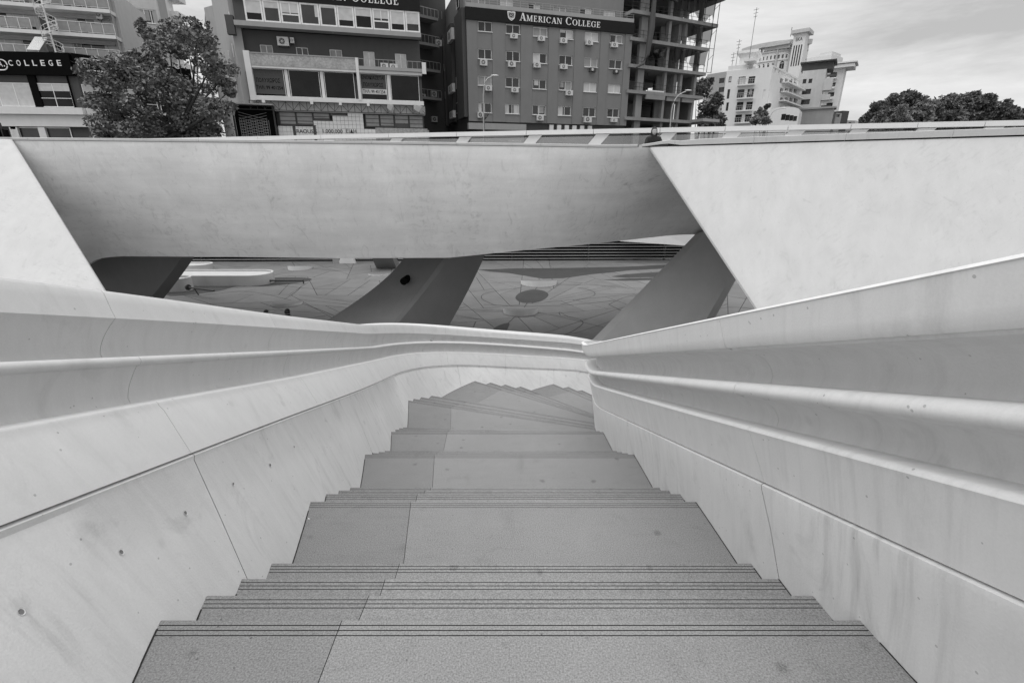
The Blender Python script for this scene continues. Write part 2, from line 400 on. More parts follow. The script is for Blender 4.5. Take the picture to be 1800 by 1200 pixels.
def balustrade(path, Zt, O, lipB, ledgef, joints, mat, name, label, side, back):
    s0 = path.s_of(0, 0)
    rt = root(name, (path.at(joints[0]).x, path.at(joints[0]).y, EYE-2), label, 'balustrade')
    flip = side < 0
    for i in range(len(joints)-1):
        a, b = joints[i]+.0018, joints[i+1]-.0018
        n = max(3, int((b-a)/.10)); rows_ = []
        for k in range(n+1):
            s = a+(b-a)*k/n
            P, zk = section(Zt, O, s, lipB, ledgef(s), side)
            rows_.append([place(path, Zt, s, o, z, zk) for o, z in P])
        m = MB(); m.grid(rows_, flip=not flip)
        for r_, s, fl in ((rows_[0], a, 0), (rows_[-1], b, 1)):
            P, zk = section(Zt, O, s, lipB, ledgef(s), side)
            inn = [place(path, Zt, s, o+.03, z-.012, zk) for o, z in P]
            m.grid([r_, inn] if fl else [inn, r_], flip=not flip)
        m.build('panel', mat, rt, smooth=35)
    # core just behind the skin, closes the back of the parapet
    n = int((joints[-1]-joints[0])/.12); rows_ = []
    for k in range(n+1):
        s = joints[0]+(joints[-1]-joints[0])*k/n
        P, zk = section(Zt, O, s, lipB, ledgef(s), side)
        q = [place(path, Zt, s, o+.03, z-.012, zk) for o, z in P]
        zK, oK, oT, zT = interp(Zt['K'], s), O['K'], O['T'], interp(Zt['T'], s)
        bk = back(s, oT+ledgef(s), zT, zK)
        q += [place(path, Zt, s, o, z, zk) if z > 1 else Vector((*path.at(s, o), z)) for o, z in bk]
        rows_.append(q)
    m = MB(); m.grid(rows_, flip=not flip)
    m.build('core', mat, rt, smooth=35)
    return rt
sL = lambda y: PL.s_of(-1.5, y)
sc = PL.s_of(-2.05, 8.6); sE = PL.s[-1]
def ledgeL(s):
    t = max(0, min(1, (s-PL.s_of(-1.6, 5))/(sc-PL.s_of(-1.6, 5)))); return .03+.25*t
s1 = PL.s_of(-1.45, 2.15)
jl = [s1-1.8*3, s1-1.8*2, s1-1.8, s1, s1+1.85]
while jl[-1] < sE-1.7: jl.append(jl[-1]+1.62)
def backL(s, o, zT, zK): return [(o+.02, zT-.01), (o+.04, zT-.3), (o+.10, 0.0)]
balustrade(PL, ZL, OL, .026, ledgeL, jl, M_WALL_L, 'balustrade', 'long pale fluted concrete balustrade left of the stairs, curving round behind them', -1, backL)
s2 = PR.s_of(1.37, 2.05)
jr = [s2-1.6*3, s2-1.6*2, s2-1.6, s2, s2+1.65, s2+3.25, s2+4.35]
while jr[-1] < PR.s[-1]-1.7: jr.append(jr[-1]+1.5)
def backR(s, o, zT, zK): return [(o+.03, zT-.02), (o+.10, zT-.15), (.30, zT-.45), (.45, zK), (.5, 0.0)]
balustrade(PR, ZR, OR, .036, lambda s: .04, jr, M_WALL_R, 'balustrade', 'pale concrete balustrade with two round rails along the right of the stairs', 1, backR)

LOWR = {}
def lower_wall(path, Zt, O, joints, label, side):
    LOWR[side] = []
    rt = root('stair_wall', (path.at(joints[0]).x, path.at(joints[0]).y, EYE-3), label, 'wall')
    for i in range(len(joints)-1):
        a, b = joints[i]+.002, joints[i+1]-.002; n = max(3, int((b-a)/.12)); rows_ = []
        for k in range(n+1):
            s = a+(b-a)*k/n; zk, zf = interp(Zt['K'], s), interp(Zt['F'], s)
            kk = (O['K'])/max(.3, zk-zf)
            P = [(-kk*.9, zf-.9), (0, zf), (O['K']*.5, (zk+zf)/2), (O['K']-.006, zk-.030), (O['K']-.008, zk-.004), (O['K']+.004, zk+.003), (O['K']+.02, zk+.004), (O['K']+.02, zk+.0125)]
            rows_.append([place(path, Zt, s, o, z, zk) for o, z in P])
        LOWR[side] += rows_
        m = MB(); m.grid(rows_, flip=not (side < 0)); w = m.build('panel', M_LOW, rt, smooth=30)
    # shadow gap backing
    m = MB(); rows_ = []; n = 120
    for k in range(n+1):
        s = joints[0]+(joints[-1]-joints[0])*k/n; zk = interp(Zt['K'], s); zf = interp(Zt['F'], s)
        P = [(O['K']+.035, zk-.08), (O['K']+.03, zk-.03), (O['K']+.03, zk+.03)]
        rows_.append([place(path, Zt, s, o, z, zk) for o, z in P])
    m.grid(rows_, flip=not (side < 0)); m.build('shadow_gap', M_DARK, rt)
    return rt
wl = lower_wall(PL, ZL, OL, [s1-5, s1-1.85, s1+.02, s1+2.9, s1+5.8, s1+8.6, s1+11.4, sE-.3], 'lower concrete wall with tie holes beside the left ends of the steps', -1)
wr = lower_wall(PR, ZR, OR, [s2-5, s2-2.6, s2+.02, s2+2.6, s2+5.0, s2+7.6, PR.s[-1]-.3], 'lower concrete wall with tie holes beside the right ends of the steps', 1)
# tie holes: little cups set at the wall face
def tie_holes(path, Zt, O, pts, rt, side):
    for px, py, rad in pts:
        o = O['K']*.6; h = path.hit(px, py, o)
        if not h: continue
        s, z = h; zk, zf = interp(Zt['K'], s), interp(Zt['F'], s)
        kk = O['K']/max(.3, zk-zf)
        for _ in range(5):
            o = O['K']-kk*(zk-z); s, z = path.hit(px, py, o)
        p = path.at(s, o); t = (path.at(s+.05)-path.at(s-.05)).normalized(); T = Vector((t.x, t.y, 0))
        no = path.at(s, 1)-path.at(s, 0); U = Vector((no.x*kk, no.y*kk, 1)).normalized(); Nn = T.cross(U) if side > 0 else U.cross(T)
        Nn.normalize()
        if Nn.dot(Vector((0, 0, EYE))-Vector((p.x, p.y, z))) < 0: Nn = -Nn
        c = Vector((p.x, p.y, z)); m = MB(); n = 12; vs = []
        for rr, dd in ((1.0, .0025), (.82, .0015), (.45, .0005)):
            vs += [c+Nn*dd+(T*math.cos(2*math.pi*i/n)*.75+U*math.sin(2*math.pi*i/n))*rad*rr for i in range(n)]
        fs = [(i, (i+1) % n, n+(i+1) % n, n+i) for i in range(n)]+[(n+i, n+(i+1) % n, 2*n+(i+1) % n, 2*n+i) for i in range(n)]
        m.add(vs, fs+[list(range(2*n, 3*n))]); m.m = [0]*12+[1]*(len(fs)-12+1)
        m.build('tie_hole', [M_WHITE, M_RISER], rt)
tie_holes(PL, ZL, OL, [(37, 1075, .012), (213, 970, .012), (326, 901, .012), (410, 850, .010), (475, 817, .013), (517, 785, .010), (752, 690, .014), (765, 684, .014)], wl, -1)
tie_holes(PR, ZR, OR, [(1265, 826, .016), (1318, 852, .016), (1400, 901, .014), (1510, 956, .013), (1675, 1038, .012), (1296, 962, .010), (1354, 1008, .010)], wr, 1)

# steps
ST = root('staircase', (0, 1, EYE-h0-2), 'wide grey granite stairs going down and turning right between pale concrete walls', 'staircase')
prevL, prevR = (-1.4, -2.5), (1.4, -2.5)
JOINT_T = .255
for i, (h, L, Rr) in enumerate(steps):
    z = EYE-h; L = Vector(L); Rr = Vector(Rr); d = (Rr-L).normalized(); back = Vector((d.y, -d.x))   # towards viewer (-Y)
    if back.y > 0: back = -back
    Lx = L-d*.45; Rx = Rr+d*.22
    pL = Vector(prevL); pR = Vector(prevR)
    pd = (pR-pL).normalized(); pLx = pL-pd*.45; pRx = pR+pd*.22
    pb = Vector((pd.y, -pd.x)); pb = pb if pb.y < 0 else -pb
    pLx, pRx = pLx+pb*.03, pRx+pb*.03
    # core (riser and body)
    m = MB()
    def q3(p, zz): return (p.x, p.y, zz)
    off = back*.012
    m.hexa([q3(pLx, z-.9), q3(pRx, z-.9), q3(Rx+off, z-.9), q3(Lx+off, z-.9), q3(pLx, z-.035), q3(pRx, z-.035), q3(Rx+off, z-.035), q3(Lx+off, z-.035)])
    core = m.build('step', M_RISER, ST)
    tj = JOINT_T
    def lerp(a, b, t): return a+(b-a)*t
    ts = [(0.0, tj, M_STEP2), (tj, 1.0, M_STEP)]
    for t0, t1, mt in ts:
        e0 = .0018 if t0 > 0 else 0; e1 = .0018 if t1 < 1 else 0
        m = MB(); Wn = (Rr-L).length
        def col(t):
            # nosing param measured between real edges, extended into the walls at the ends
            a = L+(Rr-L)*t; b = pL+(pR-pL)*t+pb*.03
            if t <= 0: a = Lx; b = pLx
            if t >= 1: a = Rx; b = pRx
            return a, b
        (a0, b0), (a1, b1) = col(t0), col(t1)
        a0 = a0+d*e0; b0 = b0+d*e0; a1 = a1-d*e1; b1 = b1-d*e1
        prof = [(0.012, -.035), (0, -.030), (0, -.008), (.006, -.0015), (.012, 0)]
        deep = (a0-b0).length > .1
        for g in (.027, .049, .071):
            prof += [(g, 0), (g+.0006, -.005), (g+.0036, -.005), (g+.0042, 0)]
        rws = []
        for a, b in ((a0, b0), (a1, b1)):
            u = (b-a); Lb = u.length; u = u/Lb
            r_ = [Vector((*(a+u*min(x, Lb-.002)), z+dz)) for x, dz in prof]
            r_.append(Vector((*b, z))); r_.append(Vector((*b, z-.035)))
            rws.append(r_)
        m.grid(rws, flip=True)
        for g in (5, 9, 13):
            for q in (g, g+1, g-1+0):
                pass
        ng = len(prof)
        for j in range(ng):
            if j in (5, 6, 7, 9, 10, 11, 13, 14, 15): m.m[j] = 1
        # ends
        for r_ in rws:
            k = len(m.v); m.v += r_+[Vector((r_[-1].x, r_[-1].y, z-.035))]; m.f.append(list(range(k, k+len(r_)))); m.m.append(0)
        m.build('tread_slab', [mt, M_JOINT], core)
    # dark joint where the tread meets the side walls
    for sd_, path in ((-1, PL), (1, PR)):
        C_ = []
        for r_ in LOWR[sd_]:
            for k in range(2):
                p, q = r_[k], r_[k+1]
                if (p.z-z)*(q.z-z) <= 0 and p.z != q.z:
                    c = p.lerp(q, (z-p.z)/(q.z-p.z)); v = c.xy
                    if (v-L).dot(back) > .004 and (v-pL).dot(-pb) > -.02: C_.append(v)
                    break
        if len(C_) < 2: continue
        mid_ = (L+Rr)/2; A_, B_ = [], []
        for k, v in enumerate(C_):
            t_ = (C_[min(k+1, len(C_)-1)]-C_[max(k-1, 0)]).normalized(); nn_ = Vector((-t_.y, t_.x))
            if nn_.dot(mid_-v) < 0: nn_ = -nn_
            A_.append((*(v+nn_*.007), z+.0015)); B_.append((*(v-nn_*.02), z+.0015))
        m = MB(); m.grid([A_, B_]); m.build('sealant', M_JOINT, core)
    prevL, prevR = tuple(L), tuple(Rr)
# little leaf lying on the landing and dry leaf caught on the balustrade
def leafobj(c, nrm, size, mat, label):
    n = Vector(nrm).normalized(); a = n.orthogonal().normalized(); b = n.cross(a); m = MB(); c = Vector(c)
    pts = [(0, 1, .1), (.5, .5, 0), (.45, -.2, .06), (0, -1, .0), (-.4, -.3, .1), (-.55, .4, .02)]
    top = [c+(a*x+b*y)*size+n*(h*size+.004) for x, y, h in pts]; bot = [p-n*.001 for p in top]
    m.add(top+bot+[c+n*(.35*size+.004)], [(i, (i+1) % 6, 12) for i in range(6)]+[list(range(6, 12))[::-1]]+[(i, (i+1) % 6, 6+(i+1) % 6, 6+i) for i in range(6)])
    o = m.build('leaf', mat); tag(o, label, 'leaf'); return o
leafobj(atZ(543, 912, EYE-steps[4][0]), (0, 0, 1), .009, M_WHITE, 'tiny white petal lying at the left edge of the middle landing')
r_ = PL.hit(758, 600, OL['r2']-.03); p_ = PL.at(r_[0], OL['r2']-.05)
leafobj((p_.x, p_.y, r_[1]), (0.3, -1, .4), .055, M_METALD, 'dark dry leaf caught on the curved left balustrade below its top edge')
# chewing gum spots stay in the granite material

# ================================================================ PLAZA
pf = MB(); pf.quad((-70, -25, -.04), (70, -25, -.04), (70, 39.4, -.04), (-70, 39.4, -.04))
plaza = pf.build('plaza_floor', M_JOINT); tag(plaza, kind='structure')
sheet = MB()
for (x0, x1, y0, y1) in ((-70, -27, -25, 39.4), (20, 70, -25, 39.4), (-27, 20, -25, 15)):
    sheet.box(x0, x1-.02, y0, y1-.02, -.036, 0)
sheet.build('paving_field', M_PAVE, plaza)
def cut(poly, p, n):
    A, B = [], []
    for i in range(len(poly)):
        a, b = poly[i], poly[(i+1) % len(poly)]; da, db = (a-p).dot(n), (b-p).dot(n)
        if da >= 0: A.append(a)
        if da <= 0: B.append(a)
        if da*db < 0:
            c = a+(b-a)*(da/(da-db)); A.append(c); B.append(c)
    return A, B
def area(p): return abs(sum(p[i].x*p[(i+1) % len(p)].y-p[(i+1) % len(p)].x*p[i].y for i in range(len(p))))/2
rnd = random.Random(11)
polys = [[Vector((-27, 15)), Vector((20, 15)), Vector((20, 39.3)), Vector((-27, 39.3))]]
while len(polys) < 285:
    polys.sort(key=area, reverse=True); P = polys.pop(0 if rnd.random() < .8 else rnd.randrange(0, max(1, len(polys)//3)))
    c = sum(P, Vector((0, 0)))/len(P)
    # cut roughly across the longest direction, with radiating jitter
    e = max(((P[(i+1) % len(P)]-P[i]) for i in range(len(P))), key=lambda v: v.length).normalized()
    ang = math.atan2(e.y, e.x)+rnd.choice([0, .0, 1.57, 1.57, 1.57])*1+rnd.uniform(-.55, .55)
    nn = Vector((math.cos(ang+math.pi/2), math.sin(ang+math.pi/2)))
    if rnd.random() < .75: nn = Vector((math.cos(ang), math.sin(ang)))
    A, B = cut(P, c+Vector((rnd.uniform(-.4, .4), rnd.uniform(-.4, .4))), nn)
    if len(A) < 3 or len(B) < 3 or min(area(A), area(B)) < .5: polys.append(P); continue
    polys += [A, B]
for P in polys:
    c = sum(P, Vector((0, 0)))/len(P); Q = []
    if sum(P[i].x*P[(i+1) % len(P)].y-P[(i+1) % len(P)].x*P[i].y for i in range(len(P))) < 0: P = P[::-1]
    n = len(P)
    lines = []
    for i in range(n):
        a, b = P[i], P[(i+1) % n]; d = b-a
        if d.length < .02: continue
        d = d.normalized(); nn = Vector((-d.y, d.x)); lines.append((a+nn*.014, d))
    for i in range(len(lines)):
        (p, d), (q, e) = lines[i-1], lines[i]; den = d.x*e.y-d.y*e.x
        if abs(den) < 1e-3: Q.append(q); continue
        t = ((q-p).x*e.y-(q-p).y*e.x)/den; Q.append(p+d*t)
    if len(Q) < 3: continue
    m = MB(); m.prism(Q, -.036, rnd.uniform(-.004, .002)); m.build('paving_slab', M_PAVE if rnd.random() < .6 else M_PAVE2, plaza)
def flatpoly(pts, z, name, mat, parent, th=.003):
    m = MB(); m.prism(pts, z, z+th); return m.build(name, mat, parent)
def pxpoly(pts): return [atZ(x, y, 0).xy for x, y in pts]
# dark inlays in the paving
def smooth_closed(pts, k=6):
    out = []; n = len(pts)
    for i in range(n):
        p0, p1, p2, p3 = [Vector(pts[j % n]) for j in (i-1, i, i+1, i+2)]
        for q in range(k):
            t = q/k; out.append(.5*((2*p1)+(-p0+p2)*t+(2*p0-5*p1+4*p2-p3)*t*t+(-p0+3*p1-3*p2+p3)*t**3))
    return out
flatpoly(pxpoly([(840, 474), (900, 472), (1000, 471), (1100, 469), (1200, 464), (1300, 459), (1300, 464), (1200, 470), (1110, 475), (1040, 482), (990, 489), (955, 490), (930, 486), (895, 480), (860, 477)]), .004, 'dark_inlay', M_PAVED, plaza)
flatpoly(pxpoly([(1075, 486), (1100, 482), (1160, 478), (1260, 473), (1260, 480), (1150, 487), (1100, 488)]), .004, 'dark_inlay', M_PAVED, plaza)
flatpoly(pxpoly([(1062, 492), (1110, 489), (1180, 488), (1260, 486), (1260, 490), (1150, 492), (1100, 493.5)]), .004, 'dark_inlay', M_PAVED, plaza)
flatpoly(smooth_closed(pxpoly([(906, 523), (915, 514), (935, 509), (955, 511), (964, 518), (955, 527), (935, 532), (915, 531)])), .004, 'dark_inlay', M_PAVED, plaza)
flatpoly(smooth_closed(pxpoly([(868, 577), (882, 570), (895, 568), (893, 576), (888, 582), (870, 582)])), .004, 'dark_inlay', M_PAVED, plaza)
def strip(pts, w, name='curved_joint', closed=False, z=.004):
    P = catmull([tuple(p) for p in pts], .3); m = MB(); A, B = [], []
    for i, p in enumerate(P):
        d = (P[min(i+1, len(P)-1)]-P[max(0, i-1)]).normalized(); n = Vector((-d.y, d.x))*w/2
        A.append((*(p+n), z)); B.append((*(p-n), z))
    m.grid([A, B]); m.build(name, M_JOINT, plaza)
for pl in ([(1035, 505), (1015, 506), (1030, 508), (1045, 514), (1043, 520), (1020, 526), (985, 535)],
           [(915, 506), (880, 510), (850, 517), (847, 525), (862, 533), (872, 537)],
           [(948, 490), (944, 505), (938, 511)], [(927, 532), (920, 542), (917, 548)], [(908, 554), (895, 566), (885, 575)],
           [(985, 554), (983, 548), (1000, 557), (1020, 562), (1025, 568), (1010, 580), (985, 592)],
           [(530, 503), (520, 513), (500, 526)], [(513, 460), (520, 470)],
           [(850, 498), (900, 496), (980, 500), (1060, 502), (1150, 509)], [(1070, 535), (1100, 522), (1140, 516)], [(1070, 535), (1090, 545), (1110, 552)],
           [(850, 535), (920, 538), (1000, 536), (1080, 528)], [(800, 545), (880, 546), (960, 552), (1060, 575)], [(400, 470), (500, 468), (600, 476), (680, 470)],
           [(480, 500), (560, 508), (640, 505)], [(1250, 545), (1280, 540), (1310, 541), (1325, 545)], [(350, 520), (430, 512), (520, 530), (600, 560)]):
    strip([atZ(x, y, 0).xy for x, y in pl], .03)
# tilted light wells: wedge discs, white on the near edge, paving on top
def wedge_disc(px, py, r, hgt, label):
    c = atZ(px, py, 0); n = 36; m = MB(); top, bot = [], []
    for i in range(n):
        t = 2*math.pi*i/n; x, y = c.x+r*math.cos(t), c.y+r*.95*math.sin(t)
        bot.append((x, y, .003)); top.append((x, y, .012+hgt*1.35*(1-(math.sin(t)+1)/2)))
    m.add(top, [list(range(n))], 0)
    m.add(bot+top, [(i, (i+1) % n, n+(i+1) % n, n+i) for i in range(n)], 1)
    o = m.build('skylight_drum', [M_PAVE, M_WHITE]); tag(o, label, 'skylight', 'round tilted skylights in the plaza')
wedge_disc(947, 498, 1.15, .28, 'round tilted skylight in the plaza beyond the dark round inlay')
wedge_disc(915, 548, .88, .24, 'round tilted skylight in the plaza in front of the dark round inlay')
wedge_disc(528, 472, .85, .24, 'small round tilted skylight right of the white planters')
wedge_disc(505, 534, .78, .13, 'shallow pale skylight nearest the left balustrade')
wedge_disc(668, 481, .8, .05, 'low pale disc near the left of the forked concrete leg')
# planters / benches
def stadium(px0, px1, pyb, w, hgt, label, rim=.12):
    a = atZ(px0, pyb, 0); b = atZ(px1, pyb, 0); y0 = b.y; r = w/2; m = MB(); pts = []; inn = []
    x0, x1 = a.x+r, b.x-r
    for i in range(13): t = -math.pi/2+math.pi*i/12; pts.append((x1+r*math.cos(t), y0+r+r*math.sin(t)))
    for i in range(13): t = math.pi/2+math.pi*i/12; pts.append((x0+r*math.cos(t), y0+r+r*math.sin(t)))
    cx, cy = (x0+x1)/2, y0+r
    for (x, y) in pts:
        v = Vector((x-max(x0, min(x1, x)), y-cy)); inn.append((max(x0, min(x1, x))+v.x*(1-rim/r), cy+v.y*(1-rim/r)))
    n = len(pts)
    vs = [(x, y, 0.002) for x, y in pts]+[(x, y, hgt-.02) for x, y in pts]+[(x*.998+cx*.002, y, hgt) for x, y in pts]+[(x, y, hgt) for x, y in inn]+[(x, y, hgt-.12) for x, y in inn]
    fs = []
    for l in range(4): fs += [(l*n+i, l*n+(i+1) % n, (l+1)*n+(i+1) % n, (l+1)*n+i) for i in range(n)]
    fs.append([4*n+i for i in range(n)]); m.add(vs, fs)
    o = m.build('planter', M_CREAM, smooth=40); tag(o, label, 'planter', 'white rounded planters on the plaza'); return o
stadium(235, 467, 503, 2.1, .66, 'long low white planter with a rounded right end on the plaza')
stadium(255, 327, 513.5, 1.2, .78, 'short white planter nearest the dark left leg')
stadium(270, 362, 479, 1.6, .5, 'farthest small white planter behind the long one')
stadium(352, 374, 457, .8, .25, 'tiny white block far behind the planters', .1)
for (x0, y0, x1, y1, z, lab) in ((331, 505, 376, 511, .45, 'black low rail ending in a round plate beside the short planter'), (468, 493, 533, 493, .2, 'black low rail running right from the long planter')):
    a, b = atZ(x0, y0, z), atZ(x1, y1, z); m = MB(); m.tube([a, b], .055, 8)
    if z > .3:
        e = (b-a).normalized(); m.tube([a-e*.05, a+e*.02], .17, 14)
        m.tube([a+e*.5, Vector((a.x+.5, a.y, 0))], .03, 6)
    else: m.tube([a, Vector((a.x, a.y, 0))], .04, 6); m.tube([b, Vector((b.x, b.y, 0))], .04, 6)
    tag(m.build('low_rail', M_METALD), lab, 'rail')
flatpoly(smooth_closed(pxpoly([(300, 520), (380, 512), (420, 503), (470, 503), (530, 496), (548, 491), (530, 488), (470, 489), (400, 500), (300, 506)])), .0045, 'dark_inlay', M_PAVED, plaza)

# retaining wall with horizontal fins at the back of the plaza
fw = root('slatted_wall', (0, 39.2, 0), 'dark wall of stacked horizontal slats at the back of the plaza', 'wall')
def YB(x): return 38.6+.02*x
m = MB(); m.hexa([(-60, YB(-60)+.5, 0), (60, YB(60)+.5, 0), (60, YB(60)+1, 0), (-60, YB(-60)+1, 0), (-60, YB(-60)+.5, EYE+.8), (60, YB(60)+.5, EYE+.8), (60, YB(60)+1, EYE+.8), (-60, YB(-60)+1, EYE+.8)])
m.build('backing', M_BLACK, fw)
for i in range(24):
    z = .14+i*.235; m = MB(); a, b = YB(-60), YB(60); o = -i*0.0
    m.hexa([(-60, a+o, z), (60, b+o, z), (60, b+.45, z), (-60, a+.45, z), (-60, a+o, z+.045), (60, b+o, z+.045), (60, b+.45, z+.045), (-60, a+.45, z+.045)])
    m.build('slat', M_GREYL, fw)
for i in range(-9, 10):
    m = MB(); x = i*6.2; m.box(x-.04, x+.04, YB(x)+.08, YB(x)+.5, 0, 5.6); m.build('bracket', M_METALD, fw)
# pale wedge of a far ramp above the slats
m = MB(); P = [atY(1090, 424, 37.8), atY(1215, 432.5, 36.8), atY(1330, 440, 36.2), atY(1330, 380, 36.2), atY(1215, 400, 36.8), atY(1150, 405, 37.4)]
m.add([tuple(p) for p in P]+[(p.x, p.y+.6, p.z) for p in P], [list(range(6)), list(range(11, 5, -1))]+[(i, 6+i, 6+(i+1) % 6, (i+1) % 6) for i in range(6)])
tag(m.build('far_ramp', M_WHITE), 'white wedge of a far ramp just under the right end of the bridge beam', 'ramp')
# small things under the beam, far side of the plaza
m = MB(); a = atZ(600, 463, 0); m.hexa([(a.x-.2, a.y, .003), (a.x+1.1, a.y, .003), (a.x+1.1, a.y+.3, .003), (a.x-.2, a.y+.3, .003), (a.x+.2, a.y, 1.1), (a.x+.8, a.y, 1.1), (a.x+.8, a.y+.2, 1.1), (a.x+.2, a.y+.2, 1.1)])
tag(m.build('standing_board', M_WHITE), 'white standing board far off under the bridge beam', 'board')
m = MB(); a = atZ(591, 463, 0); m.box(a.x-.25, a.x+.25, a.y, a.y+.4, .003, .45); m.box(a.x-.28, a.x+.28, a.y-.03, a.y+.43, .45, .49)
tag(m.build('grey_bin', M_GREYL), 'small grey box beside the white board under the beam', 'box')

# ================================================================ BRIDGE
BR = root('footbridge', (0, 17, 0), 'pale concrete bridge with smooth curved side and slanted legs over the sunken plaza', 'bridge')
def ipx(tab, x):
    if x <= tab[0][0]: return tab[0][1]
    for i in range(len(tab)-1):
        if x <= tab[i+1][0]:
            t = (x-tab[i][0])/(tab[i+1][0]-tab[i][0]); t = t*t*(3-2*t)*.0+t; return tab[i][1]+(tab[i+1][1]-tab[i][1])*t
    return tab[-1][1]
TOPB = [(-200, 244), (25, 247), (300, 249.5), (600, 253), (900, 257), (1060, 259.5), (1135, 259), (1300, 259)]
BOTB = [(-200, 520), (100, 492), (150, 470), (160, 461), (172, 455), (190, 452), (215, 450.5), (400, 451.5), (600, 454), (790, 453), (850, 447), (940, 438), (1040, 429), (1120, 420), (1180, 413.5), (1210, 412), (1330, 412)]
def bY(x, v):
    t = max(0, (x-880)/350); t = min(1, t); tl = max(0, min(1, (420-x)/300))
    return 15.5+1.0*v**1.9+3.4*t*t*v**1.2 + .7*tl*v**1.2
cols = [-200, -100, 0, 60, 100, 130, 150, 156, 162, 170, 180, 195, 215, 250]+list(range(300, 800, 50))+[790, 810, 830, 850]+list(range(880, 1240, 25))+[1260, 1290, 1320]
rows_ = []; under = []
for x in cols:
    yt, yb = ipx(TOPB, x), ipx(BOTB, x); r_ = []
    for k in range(25):
        v = k/24; y = yt+(yb-yt)*v; p = atY(x, y, bY(x, v)); r_.append(p)
    # soffit rolls under and back
    b = r_[-1]; r_.append(b+Vector((0, .05, .012))); r_.append(b+Vector((0, .6, .15))); r_.append(b+Vector((0, 2.2, .5))); r_.append(b+Vector((0, 5.2, .7)))
    rows_.append(r_)
prev = 0
for cut_ in (1320,):
    j = max(i for i, x in enumerate(cols) if x <= cut_) if cut_ < 1320 else len(cols)-1
    seg = [list(r) for r in rows_[prev:j+1]]
    if cut_ < 1320: seg[-1] = [p-Vector((.005, 0, 0)) for p in seg[-1]]
    m = MB(); m.grid(seg, flip=True); m.build('beam', M_BEAM, BR, smooth=40); prev = j
# legs
def leg(sec_top, sec_mid, sec_bot, mats, mi, name='leg'):
    m = MB(); n = len(sec_top); rws = [sec_top+[sec_top[0]], sec_mid+[sec_mid[0]], sec_bot+[sec_bot[0]]]
    # quadratic interpolation for the flared foot
    rr = []
    for k in range(13):
        t = k/12; rr.append([Vector(rws[0][j])*((1-t)*(1-2*t))+Vector(rws[1][j])*(4*t*(1-t))+Vector(rws[2][j])*(t*(2*t-1)) for j in range(n+1)])
    kk = len(m.v)
    for r_ in rr: m.v += r_
    for i in range(12):
        for j in range(n): m.f.append([kk+i*(n+1)+j, kk+(i+1)*(n+1)+j, kk+(i+1)*(n+1)+j+1, kk+i*(n+1)+j+1]); m.m.append(mi[j])
    return m.build(name, mats, BR, smooth=25)
# middle leg: left edge, crease, right edge, back
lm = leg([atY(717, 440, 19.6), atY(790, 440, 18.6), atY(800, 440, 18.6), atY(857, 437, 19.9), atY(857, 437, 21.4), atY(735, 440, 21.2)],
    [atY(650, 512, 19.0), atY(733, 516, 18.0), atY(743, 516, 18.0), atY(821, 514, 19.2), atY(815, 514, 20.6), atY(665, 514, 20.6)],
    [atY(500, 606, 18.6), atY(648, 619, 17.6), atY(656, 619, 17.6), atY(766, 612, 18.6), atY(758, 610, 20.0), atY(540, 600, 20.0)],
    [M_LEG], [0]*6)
c = atY(715, 489, 18.75)
m = MB(); m.tube([c+Vector((0, -.6, 0)), c+Vector((.1, .4, 0))], .14, 18); m.build('drain_hole', M_BLACK, lm)
# left dark leg
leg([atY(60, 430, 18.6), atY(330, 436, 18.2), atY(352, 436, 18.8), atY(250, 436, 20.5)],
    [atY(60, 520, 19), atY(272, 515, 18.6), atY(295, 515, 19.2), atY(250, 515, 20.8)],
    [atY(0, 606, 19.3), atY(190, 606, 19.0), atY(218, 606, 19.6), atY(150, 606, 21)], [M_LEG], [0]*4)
# right leg: broad slab
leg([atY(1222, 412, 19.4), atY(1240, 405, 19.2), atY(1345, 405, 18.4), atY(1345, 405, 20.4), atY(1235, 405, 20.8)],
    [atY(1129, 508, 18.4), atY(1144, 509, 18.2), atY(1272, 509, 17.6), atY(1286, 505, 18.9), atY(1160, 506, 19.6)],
    [atY(1018, 620, 17.6), atY(1034, 622, 17.4), atY(1200, 640, 16.8), atY(1215, 640, 18.0), atY(1065, 628, 18.8)], [M_LEG_LIT], [0]*5)
# far leg
m = MB(); a, b, c, d = atY(648, 440, 34), atY(685, 440, 34), atZ(697, 472, 0), atZ(662, 472, 0)
d = Vector((d.x, d.y, 0)); c = Vector((c.x, c.y, 0)); 
m.hexa([tuple(d), tuple(c), (c.x+.1, c.y+.8, 0), (d.x-.1, d.y+.8, 0), tuple(a), tuple(b), (b.x, b.y+1, b.z), (a.x, a.y+1, a.z)])
m.build('leg', M_LEG, BR)
# hulls (abutment shells)
def hull(edge_top, edge_bot, topd, botd, cols_, back, name):
    m = MB(); rws = []; E = Vector((0, 0, EYE))
    for i in range(29):
        s = i/28; e = edge_top.lerp(edge_bot, s); f = topd.lerp(botd, s); r_ = []
        # rounded free edge
        for k, (q, bk) in enumerate([(0, .16), (.004, .07), (.012, .02), (.03, 0)]):
            r_.append(e+(f-e)*q+back.normalized()*bk)
        for k in range(1, cols_+1):
            q = .03+.97*(k/cols_)**1.3
            bulge = math.sin(math.pi*min(1, s*1.0))*math.sin(math.pi*min(1, q))*.0
            r_.append(e+(f-e)*q+Vector((0, bulge, 0)))
        rws.append([r_[0]+back]+r_)
    m.grid(rws); return m.build(name, M_HULL, BR, smooth=30)
eT = atY(1135, 259, 15.5); eB_ = atY(1320, 540, 11.6); dirn = eB_-eT; sg = (0-eT.z)/dirn.z; eB = eT+dirn*sg
tR = atY(1800, 240, 11.5); tRR = eT+(tR-eT)*1.25
hull(eT, eB, tRR, tRR+Vector((2.5, -6.5, -(tRR.z)))+Vector((0, 0, 0)), 20, Vector((2.6, 2.6, 0)), 'abutment_shell')
